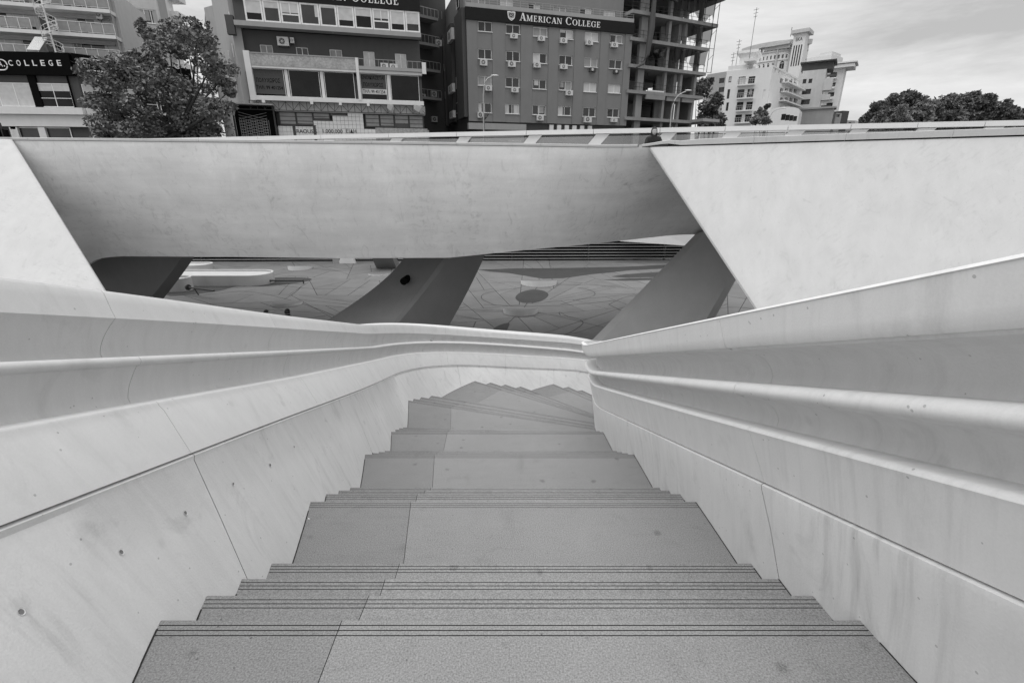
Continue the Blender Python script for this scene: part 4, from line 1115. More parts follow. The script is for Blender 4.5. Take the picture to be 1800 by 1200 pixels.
m.build('balcony_rail', M_METAL, B)
# truss band
zt_, zb_ = zlo-.5, zlo-1.45
m = MB(); ua, ub = f.uz(370+285/4, 180)[0], f.uz(370+1505/4, 190)[0]
f.box(m, ua, ub, zt_-.06, zt_, .8, .86); f.box(m, ua-1.6, ub, zb_, zb_+.08, .8, .86); n = 26
for k in range(n+1):
    u = ua+(ub-ua)*k/n; f.box(m, u-.03, u+.03, zb_+.08, zt_-.06, .8, .84)
    if k < n:
        u2 = ua+(ub-ua)*(k+1)/n; p, q = (u, zb_+.08), (u2, zt_-.06)
        if k % 2: p, q = (u, zt_-.06), (u2, zb_+.08)
        m.tube([f.P(p[0], p[1], .82), f.P(q[0], q[1], .82)], .025, 4)
m.build('sign_truss', M_METALD, B)
f.part(B, 'band', M_CREAM, (ua, ub, zb_, zt_, -.1, .3))
for k in range(4): 
    u = ua+(ub-ua)*(.07+.16*k+(.1 if k else 0)); f.part(B, 'floodlight', M_WHITE, (u, u+.3, zt_-.25, zt_+.15, .9, 1.15))
for u, w in ((ua+(ub-ua)*.77, .7), (ua+(ub-ua)*.93, 1.0)):
    m = MB(); vs = [f.P(u+w*x, zt_+.05-y, 1.0+.1*math.sin(9*x+5*y)) for x, y in ((0, 0), (.3, .05), (.6, 0), (1, .1), (1.05, .5), (.8, .9), (.5, .75), (.2, .8), (-.05, .45))]; m.add(vs, [list(range(9))])
    m.build('torn_sheet', M_GREYL, B)
# tiled shop base (tiles joined), window grids
zs0 = zg
m = MB(); tu0, tu1 = f.uz(370+480/4, 225)[0], f.uz(370+1160/4, 225)[0]
zt0 = f.uz(370+480/4, 222)[1]; zt1 = f.uz(370+850/4, 204)[1]; zt3 = f.uz(370+970/4, 196)[1]
ts = .42
def hgt_at(u):
    x = [f.uz(370+q/4, 215)[0] for q in (735, 850, 965, 1083)]
    if u < x[0]: return zt0
    if u < x[1]: return f.uz(370+735/4, 213)[1]
    if u < x[2]: return zt1
    if u < x[3]: return zt3+.05
    return zt0-.15
u = tu0
while u < tu1-.1:
    z = zs0+.3
    while z < hgt_at(u+.2)-.05:
        zz = min(z+ts-.025, hgt_at(u+.2)); f.box(m, u, min(u+ts-.025, tu1), z, zz, .2, .28); z += ts
    u += ts
tl = m.build('tile_cladding', M_TILE, B); tag(tl, kind='stuff')
f.part(B, 'base_wall', M_GREYL, (0, f.L+.5, zg, zt0-.1, -.5, .19))
f.part(B, 'base_core', M_GREYD, (0.05, f.L, zt0-.1, zb_, -5, -.2))
for x0, x1, cols_, y0, y1, rws in ((483, 960, 4, 762, 880, [.33, .66]), (1085, 1495, 4, 785, 895, [.33, .66])):
    for k in range(cols_):
        xa = x0+(x1-x0)*k/cols_; xb = x0+(x1-x0)*(k+1)/cols_
        a_ = f.uz(370+xa/4, 205)[0]; b_ = f.uz(370+xb/4, 205)[0]; zh = zb_-.03; zl = f.uz(370+x0/4, y1/4)[1]
        if x0 < 600 and k == 2: zl = f.uz(370+735/4, 212)[1]
        if x0 < 600 and k == 3: zl = zt1
        window(f, B, (a_+.02, b_-.02, zl, zh), d=.15, cols=1, fw_=.08, frame=M_FRAMED, blind=[.9, .85, .7, .95][k], bmat=M_BLINDG, sill=False, rowsplit=rws if zh-zl > 1.2 else [.5])
f.part(B, 'patterned_panel', M_TEX, (f.uz(370+1160/4, 228)[0], f.L+.3, zg, f.uz(370+1160/4, 225)[1], .2, .3))
text_on(f, B, 'TRAOUSIS', f.uz(370+583/4, 232)[0], f.uz(370+752/4, 232)[0], f.uz(517, 234.5)[1], f.uz(517, 227.5)[1], .3, M_LETTERD)
text_on(f, B, '1.000.000', f.uz(370+792/4, 232)[0], f.uz(370+930/4, 232)[0], f.uz(570, 234.5)[1], f.uz(570, 227.5)[1], .3, M_LETTERD)
text_on(f, B, 'ΕΙΔΗ', f.uz(370+955/4, 232)[0], f.uz(370+1026/4, 232)[0], f.uz(610, 234.5)[1], f.uz(610, 227.5)[1], .3, M_LETTERD)
for x in (610, 748):
    a_ = f.uz(370+(x-9)/4, 230)[0]; b_ = f.uz(370+(x+9)/4, 230)[0]; o = f.part(None, 'litter_post', M_METALD, (a_, b_, f.uz(370+x/4, 236)[1]-2, f.uz(370+x/4, 225)[1], 2.0, 2.3), (a_-.05, b_+.05, f.uz(370+x/4, 225)[1], f.uz(370+x/4, 224.5)[1]+.05, 1.95, 2.35)); tag(o, 'short dark post in front of the tiled shop wall, '+('left' if x == 610 else 'right')+' of two', 'post', 'dark posts before the tiled wall')
# dark entrance with lattice
ea, eb = f.uz(412, 210)[0], f.uz(487, 210)[0]; ez = f.uz(440, 187)[1]
f.part(B, 'entrance_canopy', M_METAL, (ea-.1, eb, ez, ez+.12, 0, 1.6))
f.part(B, 'entrance', M_BLACK, (ea+.2, eb-.05, zg, ez, -.5, .5))
m = MB()
for k in range(14):
    u = ea+.6+(eb-ea-1.4)*k/13; zz = ez-1.4
    m.tube([f.P(u, zg, .55), f.P(u+.0, zz, .55)], .02, 4)
for k in range(18):
    z = zg+.3+k*.28
    if z < ez-1.3:
        m.tube([f.P(ea+.6, z, .56), f.P(eb-.9, z+.7, .56)], .025, 4); m.tube([f.P(ea+.6, z+.7, .57), f.P(eb-.9, z, .57)], .025, 4)
m.build('lattice', M_METAL, B)
f.part(B, 'post', M_METALD, (eb-.2, eb-.05, zg, ez, .6, .8)); f.part(B, 'post', M_METALD, (ea+.05, ea+.2, zg, ez, .6, .8))
# pale side wall with slit windows
gs = Fac(402, 77, 431, 58, 130)
slit = [gs.rect(370+a/4, b/4, 370+c/4, e/4) for a, b, c, e in [(178, 92, 192, 175), (148, 145, 162, 225), (196, 318, 213, 405), (166, 365, 180, 440), (184, 580, 200, 668), (204, 565, 218, 655), (218, 560, 232, 648)]]
for h in slit: window(gs, B, h, d=.66, cols=1, fw_=.06, sill=False, blind=.6)
gs.part(B, 'side_wall', M_GREYL, (0, gs.L, zg, zt2+6, -.3, .55))
f.part(B, 'side_box', M_GREYD, (-.9, -.15, f.uz(431, 65)[1], f.uz(431, 32)[1], .2, .8))
ac_unit(f, Z2(462, 255, 552, 323), -.55, 'large white air conditioner on the dark recessed floor, between its first two windows', 'air conditioners on the dark recessed floor')
ac_unit(f, Z2(556, 262, 588, 303), -.55, 'small air conditioner right beside the large one on the dark recessed floor', 'air conditioners on the dark recessed floor')
ac_unit(f, Z2(1195, 452, 1250, 498), .3, 'air conditioner on the small balcony, left of the pair', 'air conditioners on the small balcony')
ac_unit(f, Z2(1258, 458, 1316, 502), .3, 'air conditioner on the small balcony, right of the pair', 'air conditioners on the small balcony')
# hanging sign box on the right
f.part(B, 'hanging_sign', M_WHITE, (f.L+.0, f.L+.45, f.uz(741, 133)[1], f.uz(741, 113)[1], .9, 1.0))
# rear service shaft with stairs between the two college buildings
q = Fac(736, 80, 768, 82, 130); SB = bldroot(q, 'rear_building', 'dark rear wall with open service balconies in the gap between the two college buildings')
q.part(SB, 'wall', M_GREYD, (-6, q.L+2, zg, EYE+40, -4, 0))
for y in (-20, 40, 86, 130, 178):
    z = q.uz(745, y)[1]; q.part(SB, 'balcony_slab', M_GREY, (-1, q.L-.6, z, z+.35, 0, 2)); m = MB()
    q.box(m, -1, q.L-.6, z+1.3, z+1.36, 1.9, 1.95)
    for k in range(8): q.box(m, -1+k*.6, -.96+k*.6, z+.35, z+1.3, 1.9, 1.94)
    m.build('balcony_rail', M_METAL, SB)
for k, (x, y) in enumerate(((763, 79), (761, 166), (762, 210), (741, 171))):
    a_, z_ = q.uz(x, y); ac_unit(q, (a_-.45, a_+.45, z_-.4, z_+.4), .0 if k else 1.0, 'air conditioner in the dark gap between the college buildings, '+['highest', 'third highest', 'lowest', 'second highest'][k]+' of four', 'air conditioners in the dark gap')
# pale blank tower left of it
q = Fac(376, 84, 404, 82, 100); TB = bldroot(q, 'blank_tower', 'plain pale tower wall with tiny square windows behind the big tree')
hh = [q.rect(x, y, x+2.6, y+9) for x, y in ((381, 20), (382.5, 38), (379, 28))]
wall_holes(q, TB, M_GREYL, -.3, q.L+6, zg, q.uz(376, 9)[1], hh); body(q, TB, M_GREYL, -.3, q.L+6, zg, q.uz(376, 9)[1], 9, d=0)
for h in hh: window(q, TB, h, cols=1, fw_=.04, sill=False)
ql = Fac(371.5, 90, 376, 84, 100); ql.part(TB, 'side', M_GREY, (0, ql.L, zg, q.uz(376, 9)[1]-.05, -.4, 0))

# ================================================================ LEFT COLLEGE WITH BALCONIES
f = Fac(-90, 68.5, 128, 70, 110)
f2 = Fac(128, 70, 330, 80, 110)
B = bldroot(f, 'balcony_building', 'pale apartment building with balconies above a black college name band')
zA, zBn = f.uz(60, 93)[1], f.uz(60, 133)[1]
f.part(B, 'name_band', M_BLACK, (0, f.L, zBn, zA, .0, .5)); f2.part(B, 'name_band', M_BLACK, (.0, f2.L, zBn, zA, .0, .5))
def badge(ff, x0, x1, y0, y1, d):
    a_, b_ = ff.uz(x0, (y0+y1)/2)[0], ff.uz(x1, (y0+y1)/2)[0]; z0, z1 = ff.uz(x0, y1)[1], ff.uz(x0, y0)[1]; r = (z1-z0)/2; P = []
    for k in range(9): t = math.pi/2+math.pi*k/8; P.append((a_+r+r*math.cos(t), (z0+z1)/2+r*math.sin(t)))
    for k in range(9): t = -math.pi/2+math.pi*k/8; P.append((b_-r+r*math.cos(t), (z0+z1)/2+r*math.sin(t)))
    P.append(P[0]); m = MB(); m.tube([ff.P(u, z, d) for u, z in P], .07, 5, caps=False); m.build('badge_outline', M_LETTER, B)
badge(f, -40, 19, 105.5, 124, .55); badge(f2, 135, 192, 103, 122.5, .55)
def spaced(ff, s, xs, y0, y1, w, d):
    for ch, x in zip(s, xs):
        a_ = ff.uz(x, y1)[0]; b_ = ff.uz(x+w, y1)[0]; z0 = ff.uz(x, y1)[1]; z1 = ff.uz(x, y0)[1]
        if ch == '.': a_, b_, z1 = a_, a_+(b_-a_)*.3, z0+(z1-z0)*.25
        if ch == 'I': pass
        text_on(ff, B, ch, a_, b_, z0, z1, d, M_LETTER, name='letter')
spaced(f, 'COLLEGE', [22.5, 36.5, 50.5, 64.3, 78.5, 92.3, 107], 107.5, 117.5, 7.2, .52)
spaced(f, 'C.D.A.', [-32, -23, -17.5, -8, 5, 13.5], 109, 119, 6.8, .52)
spaced(f2, 'C.D.A.', [145.5, 155, 164, 174, 186, 194.5], 107.5, 117.5, 7.2, .52)
spaced(f2, 'COLLEGE', [212, 231, 250, 270, 288, 305, 322], 111, 121.5, 8.5, .52)
# lower glazed storey, canopy, shops
zc = f.uz(60, 190)[1]
for x0, x1, c_, b_ in ((-60, 59, 4, 1), (67, 141, 2, .3)):
    a_, e_ = f.uz(x0, 165)[0], f.uz(min(x1, 127), 165)[0]
    window(f, B, (a_, e_, zc+.1, zBn-.9), d=.2, cols=c_, fw_=.09, blind=[(0, .25, 1), (.25, .5, .95), (.5, .75, 1), (.75, 1, 1)] if x1 < 60 else .32, sill=False, glass=M_GLASSD, rowsplit=None if x1 < 60 else [.38])
    f.part(B, 'pier', M_BLACK, (e_, e_+.9 if x1 < 60 else e_+.05, zc, zBn, 0, .3))
for k in range(5):
    a_, e_ = .2+k*4.2, .2+k*4.2+3.9
    window(f2, B, (a_, e_, zc+.1, zBn-.9), d=.2, cols=2, fw_=.09, blind=.3, sill=False, glass=M_GLASSD, rowsplit=[.38])
f.part(B, 'core', M_GREYD, (0, f.L, zg, zA+.1, -8, 0)); f2.part(B, 'core', M_GREYD, (0, f2.L, zg, zA+.1, -8, 0))
f.part(B, 'fascia', M_WHITE, (0, f.L+.2, f.uz(60, 202)[1], zc, -.1, .9), (0, f.L+.1, f.uz(60, 223)[1], f.uz(60, 202.4)[1], -.1, .5)); f2.part(B, 'fascia', M_WHITE, (0, f2.L, f.uz(60, 202)[1], zc, -.1, .9), (0, f2.L, f.uz(60, 223)[1], f.uz(60, 202.4)[1], -.1, .5))
zfs = f.uz(60, 224)[1]
for x0, x1 in ((-60, -3), (32, 72), (82, 150)):
    a_, e_ = f.uz(x0, 235)[0], f.uz(min(x1, 127), 235)[0]; window(f, B, (a_, e_, zg+.2, zfs), d=.15, cols=1, glass=M_GLASS, sill=False, fw_=.12)
for x in (26, 74, 24): 
    a_ = f.uz(x, 235)[0]; f.part(B, 'pier', M_WHITE, (a_, a_+.8, zg, zfs, .0, .45))
f2.part(B, 'pier', M_WHITE, (0, .8, zg, zfs, 0, .5), (12, 12.8, zg, zfs, 0, .5))
# upper storeys with balconies (front runs back slightly to the right)
u_ = Fac(-90, 70.5, 205, 76, 60)
ZU = [u_.uz(20, y)[1] for y in (97, 50, 3, -44)]
zu1 = ZU[-1]
hh = []
for r_ in range(3):
    zf = ZU[r_]; fl = ZU[r_+1]-zf
    for x0, x1 in ((-70, -45), (-30, 8), (18, 55) if r_ else (21, 62), (62, 92), (112, 128), (130, 162) if r_ else (118, 170), (178, 195) if r_ == 3 else (172, 176)):
        a_, e_ = u_.uz(x0, 60)[0], u_.uz(x1, 60)[0]; hh.append((a_, e_, zf+.35 if r_ else zf+.5, zf+fl*.74))
wall_holes(u_, B, M_CREAM, 0, u_.L, zA, zu1, hh, d=-1.8)
for k, h in enumerate(hh): window(u_, B, h, d=-1.9, cols=2 if h[1]-h[0] > 1.5 else 1, blind=[.0, .9, [(.5, 1, 1)], 0, .8][k % 5], bmat=M_BLIND if k % 2 else M_BLINDG, sill=False)
body(u_, B, M_CREAM, 0, u_.L, zA, zu1, 12, d=-1.8)
for r_ in range(0, 4):
    z = ZU[r_]
    if r_: u_.part(B, 'balcony_slab', M_WHITE, (0, u_.uz(203, 60)[0], z-.45, z-.02, -1.8, .1)); 
    u_.part(B, 'ceiling_beam', M_GREYL, (0, u_.uz(190, 60)[0], z-1.0, z-.75, -1.75, -1.5))
    rng = ((-90, 59), (104, 203))
    for x0, x1 in rng:
        a_, e_ = u_.uz(x0, 60)[0], u_.uz(x1, 60)[0]; n = max(2, int((e_-a_)/1.15)); m = MB(); zb = z+.12
        u_.box(m, a_, e_, z+1.28, z+1.34, .0, .06); u_.box(m, a_, e_, zb, zb+.05, 0, .05)
        for k in range(n+1): u = a_+(e_-a_)*k/n; u_.box(m, u-.03, u+.03, z, z+1.28, 0, .05)
        rl = m.build('balcony_rail', M_FRAME, B)
        for k in range(n):
            ua_, ub_ = a_+(e_-a_)*k/n+.05, a_+(e_-a_)*(k+1)/n-.05; u_.part(rl, 'panel', M_BLINDG, (ua_, ub_, zb+.1, z+1.2, .01, .03))
# side steps of that block (narrow windows)
us2 = Fac(203, 75.9, 232, 86, 60)
hh = [us2.rect(x, y, x+5, y+16) for x, y in ((206, -5), (217, 8), (208, 32), (219, 40), (210, 68), (222, 60), (205, 10))]
wall_holes(us2, B, M_GREYL, 0, us2.L, zA, zu1, hh, d=0, name='side_wall')
for h in hh: window(us2, B, h, cols=1, sill=False, fw_=.1)
# corrugated awning
m = MB(); a_, z1_ = u_.uz(62, 65); b_, z0_ = u_.uz(84, 65)[0], u_.uz(60, 92)[1]; n = 14
for k in range(n):
    t0, t1 = k/n, (k+1)/n; e0, e1 = (.05 if k % 2 else 0), (0 if k % 2 else .05)
    m.quad(u_.P(a_-.7+(b_-a_)*t0, z0_, 1.5+e0), u_.P(a_-.7+(b_-a_)*t1, z0_, 1.5+e1), u_.P(a_+(b_-a_)*t1, z1_, .1+e1), u_.P(a_+(b_-a_)*t0, z1_, .1+e0))
m.build('awning', M_WHITE, B)
ac_unit(u_, u_.rect(161, 15, 176, 31), -1.2, 'white shutter-like air conditioner rack on the upper left balcony', 'air conditioners on the left balconies')
# spiral stair
c0 = u_.P(*u_.uz(97, 60), 1.2); cx, cy = c0.x, c0.y
SPZ0, SPZ1 = zA+.1, zA+11.5
SS = root('spiral_staircase', (cx, cy, SPZ0), 'white steel spiral staircase standing on the black band between the balconies', 'staircase')
m = MB(); m.tube([(cx, cy, SPZ0), (cx, cy, SPZ1)], .1, 8); m.build('pole', M_FRAME, SS)
rr = .95; nst = 46; pitchz = .235; da = R(28)
for k in range(nst):
    z = SPZ0+.2+k*pitchz; t = k*da; m = MB()
    p = [(cx+.1*math.cos(t), cy+.1*math.sin(t)), (cx+rr*math.cos(t-.22), cy+rr*math.sin(t-.22)), (cx+rr*math.cos(t+.22), cy+rr*math.sin(t+.22))]
    m.prism(p, z, z+.05); m.build('tread', M_FRAME, SS)
m = MB(); P = [[], [], []]
for k in range(nst*3):
    t = k*da/3; z = SPZ0+.2+k*pitchz/3
    for j, hz in enumerate((0, .5, 1.0)): P[j].append((cx+rr*math.cos(t), cy+rr*math.sin(t), z+hz))
for p in P: m.tube(p, .03, 4)
for k in range(nst): t = k*da; z = SPZ0+.2+k*pitchz; m.tube([(cx+rr*math.cos(t), cy+rr*math.sin(t), z), (cx+rr*math.cos(t), cy+rr*math.sin(t), z+1)], .02, 4)
m.build('handrail', M_FRAME, SS)
# rounded tower behind
q = Fac(226, 92, 283, 94, 60); TB = bldroot(q, 'corner_tower', 'pale concrete tower with one wide four part window behind the tree')
hb_ = [q.rect(229, 13, 279, 43), q.rect(235, 64, 262, 80)]
wall_holes(q, TB, M_CREAM, 0, q.L+.3, zg, EYE+48, hb_); body(q, TB, M_CREAM, 0, q.L+.3, zg, EYE+48, 10)
window(q, TB, hb_[0], cols=4, fw_=.12, blind=[(.3, .5, .9), (.5, .7, .8)], bmat=M_BLINDG); window(q, TB, hb_[1], cols=2, fw_=.1, sill=False)
q2 = Fac(283, 94, 302, 99, 60); q2.part(TB, 'side_wall', M_GREYL, (0, q2.L, zg, EYE+48, -5, 0))
q = Fac(300, 112, 318, 116, 30); TB = bldroot(q, 'stepped_block', 'distant white block with stacked balcony slabs behind the tree')
q.part(TB, 'wall', M_WHITE, (-2, q.L*.4, zg, EYE+45, -8, 0))
for k in range(12): z = EYE+8+3.1*k; q.part(TB, 'balcony_slab', M_WHITE, (0, q.L, z, z+.9, -4, 1.5))

# ================================================================ UNFINISHED TOWER
f = Fac(1116, 77, 1240, 82.8, 72)
B = bldroot(f, 'concrete_frame_tower', 'unfinished concrete frame tower with bare slabs, columns and torn netting')
sy = [(-45), (-20), 26, 73, 119, 163, 209]
Zs = [f.uz(1150, y)[1] for y in sy]; fl = Zs[2]-Zs[3]
Zs = [Zs[2]+fl*2, Zs[2]+fl]+Zs[2:]
DP = 17
ucol = [f.uz(x, 140)[0] for x in (1128, 1170, 1198, 1223)]
for k, z in enumerate(Zs):
    ur = f.L+(1.6 if k < 3 else .3); f.part(B, 'floor_slab', M_RAW, (-1.2, ur, z-.42, z, -DP, .6 if k > 1 else 1.4))
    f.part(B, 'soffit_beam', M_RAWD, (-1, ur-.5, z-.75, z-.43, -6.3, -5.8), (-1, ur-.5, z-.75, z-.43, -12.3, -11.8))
zb = zg
for i, u in enumerate(ucol):
    for r_, dd in enumerate((0, -5.5, -11.5, -16.5)):
        w = (.75, .45, .45, .45)[i] if r_ == 0 else .4
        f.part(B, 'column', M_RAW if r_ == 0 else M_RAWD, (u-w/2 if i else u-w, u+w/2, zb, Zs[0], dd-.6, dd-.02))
f.part(B, 'core_wall', M_RAW, (ucol[1]-2.2, ucol[1]-.3, zb, Zs[0], -6.5, -6.1), (ucol[2]-.9, ucol[2]-.3, zb, Zs[0], -3.2, -.62))
f.part(B, 'core_wall', M_RAW, (ucol[3]+.5, ucol[3]+.8, zb, Zs[4], -4, -1), (ucol[1]+.6, ucol[1]+1.6, zb, Zs[2], -2.9, -2.6))
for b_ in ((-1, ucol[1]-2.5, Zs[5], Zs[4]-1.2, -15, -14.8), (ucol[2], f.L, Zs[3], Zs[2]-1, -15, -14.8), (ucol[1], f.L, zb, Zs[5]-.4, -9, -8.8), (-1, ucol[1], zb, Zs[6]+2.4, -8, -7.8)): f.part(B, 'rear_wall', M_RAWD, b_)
f.part(B, 'upstand', M_WHITE, (ucol[0]+.8, ucol[1]-.6, Zs[5], Zs[5]+.18, .35, .6)); 
f.part(B, 'upstand', M_RAW, (ucol[0]+.6, ucol[1]-.3, Zs[5]-1.0, Zs[5]-.43, .3, .6), (ucol[1]+.2, ucol[2]-.2, Zs[5]-1.0, Zs[5]-.43, .1, .4), (ucol[2]+.2, ucol[3]-.2, Zs[5]-1.0, Zs[5]-.43, .1, .4))
f.part(B, 'entry_slab', M_GREYL, (ucol[3]-.6, f.L+1.8, Zs[6]-.3, Zs[6]+.1, .61, 3))
# guard rails and scaffold
m = MB(); rs = random.Random(5)
for z in Zs[:6]:
    for hz in (.5, 1.0): m.tube([f.P(-1, z+hz, .3), f.P(f.L+.2, z+hz, .3)], .025, 4)
    for k in range(14):
        u = -1+k*(f.L+1)/13; m.tube([f.P(u, z, .3), f.P(u+rs.uniform(-.05, .05), z+1.1, .3)], .025, 4)
m.build('guard_rail', M_METALD, B)
m = MB()
for u in (f.L+.25, f.L+1.2):
    for dd in (.7, -2):
        m = MB(); m.tube([f.P(u, Zs[4], dd), f.P(u+.2, Zs[0]+1, dd)], .05, 5); m.build('scaffold_pole', M_METALD, B)
m = MB()
for k in range(9):
    z = Zs[4]+k*1.6; m.tube([f.P(f.L+.25, z, .7), f.P(f.L+1.3, z+(.9 if k % 2 else 0), .7)], .03, 4)
for k in range(16):
    u = rs.uniform(0, f.L); z = rs.choice(Zs[1:6]); m.tube([f.P(u, z, rs.uniform(-2, .2)), f.P(u+rs.uniform(-.6, .6), z+fl-.5, rs.uniform(-2, .2))], .035, 4)
tag(m.build('scaffold_brace', M_METALD, B), kind='stuff')
def netting(u0, u1, z0, z1, d, seed, mat):
    rs = random.Random(seed); rws = []; ph = rs.uniform(0, 6)
    for i in range(9):
        t = i/8; rws.append([f.P(u0+(u1-u0)*j/10, z1+(z0-z1)*t*(1-.22*abs(math.sin(j*.9+ph))) - .35*math.sin(math.pi*j/10)*(1-t), d+.25*math.sin(j*1.4+ph+t*2)) for j in range(11)])
    m = MB(); m.grid(rws); m.build('netting', mat, B)
nets = [(ucol[2]+.2, f.L+.3, Zs[2]-.3, Zs[1]+1.4, 1.0, 1), (ucol[2]-.5, f.L+.2, Zs[3]+.2, Zs[2]-.5, .75, 2), (ucol[2]+.5, f.L, Zs[4]+.4, Zs[3]-.5, .7, 3), (ucol[1]+.3, ucol[2]+.2, Zs[4]+.7, Zs[3]-.5, .7, 4), (ucol[0]+1.0, ucol[1], Zs[2]+1.5, Zs[1]-.5, .8, 5), (ucol[1], ucol[2], Zs[2]+.6, Zs[1]-.4, .7, 6), (ucol[0]+.8, ucol[1]-.8, Zs[4]+1.0, Zs[3]-.8, .65, 8)]
for n_ in nets: netting(*n_, M_NET)
# dark rolled tarp hanging down the left front
P = [f.P(*f.uz(x, y), 1.3) for x, y in ((1141, -25), (1139, 0), (1137, 25), (1134, 55), (1130, 80), (1127, 100), (1120, 115), (1108, 122))]
m = MB(); m.tube(P, [.35, .3, .35, .45, .4, .3, .2, .1], 8); m.build('tarpaulin', M_GREYD, B)

# ================================================================ DISTANT BUILDINGS RIGHT
def simple_building(name, label, px0, px1, ytop, Y0, Y1, mat, depth, wins=(), ref=150, cap=None, group=None, frame=None, extra=None):
    f = Fac(px0, Y0, px1, Y1, ref); B = bldroot(f, name, label, group=group)
    zt_ = f.uz((px0+px1)/2, ytop)[1]; hs = []
    for w in wins: hs.append(f.rect(*w[:4]))
    wall_holes(f, B, mat, 0, f.L, zg, zt_, hs, rev=.3); body(f, B, mat, 0, f.L, zg, zt_, depth)
    for w, h in zip(wins, hs): window(f, B, h, d=-.2, cols=w[4] if len(w) > 4 else 1, fw_=.1, frame=frame or M_FRAMED, sill=False, blind=w[5] if len(w) > 5 else 0, glass=M_GLASS)
    if cap: f.part(B, 'cornice', mat, (-cap, f.L+cap, zt_, zt_+.6, -depth, cap))
    return f, B, zt_
z4 = lambda x, y: (1080+x/4, y/4)
def w4(*a): return (1080+a[0]/4, a[1]/4, 1080+a[2]/4, a[3]/4)+tuple(a[4:])
# small pale office behind pines
simple_building('office_block', 'small pale office block behind the dark pine trees', 1241, 1274, 129, 176, 171, M_GREYL, 14, [w4(655, 550, 700, 578, 2), w4(738, 553, 772, 583, 2), w4(735, 617, 770, 647, 2)], 150)
# white apartment block
f, B, zt_ = simple_building('apartment_block', 'white apartment block with balconies left of the grey balcony tower', 1272, 1351, 122, 150, 144, M_WHITE, 16,
  [w4(876, 542, 915, 600, 1, 1), w4(946, 540, 983, 598, 2), w4(868, 632, 907, 690, 2), w4(938, 628, 974, 688, 2, [(.3, .7, .6)]), w4(862, 720, 900, 776, 2), w4(930, 718, 965, 776, 2), w4(852, 808, 890, 862, 2), w4(920, 806, 958, 862, 2), w4(797, 630, 806, 695), w4(789, 722, 798, 780), w4(1048, 632, 1056, 692), w4(806, 540, 820, 580, 1, .8)], 170)
for yy, xa, xb in ((603, 866, 985), (696, 862, 975), (782, 855, 968), (866, 846, 962)):
    u0, z = f.uz(*z4(xa, yy)); u1 = f.uz(*z4(xb, yy))[0]
    f.part(B, 'balcony_slab', M_WHITE, (u0, u1, z-.25, z+.05, 0, 1.3)); m = MB(); f.box(m, u0, u1, z+1.2, z+1.3, 1.2, 1.28); f.box(m, u0, u1, z+.7, z+.75, 1.2, 1.28)
    for k in range(9): f.box(m, u0+(u1-u0)*k/8-.04, u0+(u1-u0)*k/8+.04, z, z+1.2, 1.2, 1.28)
    m.build('balcony_rail', M_METAL, B)
u0, z = f.uz(1274, 122); f.part(B, 'roof_wall', M_WHITE, (0.2, 5, zt_, zt_+1.2, -6, -.2), (6.5, f.L*.62, zt_, zt_+.5, -9, -.3))
f.part(B, 'penthouse', M_WHITE, (f.L*.2, f.L*.52, zt_+.5, zt_+4.6, -12, -4)); f.part(B, 'penthouse_roof', M_WHITE, (f.L*.12, f.L*.6, zt_+4.6, zt_+5.2, -13, -3), (f.L*.36, f.L*.62, zt_+1.7, zt_+2.3, -4, 1.2))
m = MB()
for uu, hz in ((f.L*.14, 8.0), (f.L*.42, 15), (f.L*.05, 5)):
    m.tube([f.P(uu, zt_+.3, -3), f.P(uu+.1, zt_+hz, -3)], .06, 5)
    for k in range(3): m.tube([f.P(uu-.6+.1*k, zt_+hz-.5-.8*k, -3), f.P(uu+.7-.1*k, zt_+hz-.4-.8*k, -3)], .05, 4)
m.build('aerial', M_METALD, B)
# round-ended right part of that block, receding side with balcony grid
f5 = Fac(1350, 144, 1404, 166, 170); B5 = bldroot(f5, 'apartment_block', 'white apartment side wing with columns of balcony bays and a parapet with openings')
zt5 = f5.uz(1351, 122)[1]
wn = []
for x in (1372, 1380.5, 1388.5, 1396.5):
    for y in (137, 154, 171, 186): wn.append((x, y, x+3.6, y+11))
hs = [f5.rect(*w) for w in wn]
wall_holes(f5, B5, M_WHITE, 0, f5.L, zg, zt5, hs, rev=.8); body(f5, B5, M_WHITE, 0, f5.L, zg, zt5, 12)
for h in hs: window(f5, B5, h, d=-.7, cols=1, fw_=.1, frame=M_FRAMED, sill=False)
for k in range(9): f5.part(B5, 'parapet_block', M_WHITE, (k*f5.L/9, k*f5.L/9+f5.L/14, zt5, zt5+1.0, -.5, 0))
f5.part(B5, 'parapet_cap', M_WHITE, (0, f5.L, zt5+1.0, zt5+1.4, -.6, .1))
for y in (149, 166, 182):
    z = f5.uz(1385, y)[1]; f5.part(B5, 'balcony_slab', M_WHITE, (f5.L*.35, f5.L, z-.3, z, 0, 1.6))
# low round annex in front
f, B, z_ = simple_building('low_annex', 'low white annex with four small windows and curved roof in front of the apartments', 1350, 1404, 196, 140, 136, M_WHITE, 8, [w4(1176, 803, 1200, 845), w4(1205, 808, 1228, 848), w4(1233, 812, 1254, 850), w4(1260, 818, 1280, 852)], 205)
m = MB(); pts = []
for k in range(13): t = math.pi*k/12; pts.append((f.L*(.5-.5*math.cos(t)), z_+1.3*math.sin(t)*(1-.3*k/12)))
m.add([f.P(u, z, 0) for u, z in pts]+[f.P(u, z, -8) for u, z in pts], [list(range(13)), list(range(25, 12, -1))]+[(i, 13+i, 14+i, i+1) for i in range(12)]); m.build('curved_roof', M_WHITE, B)
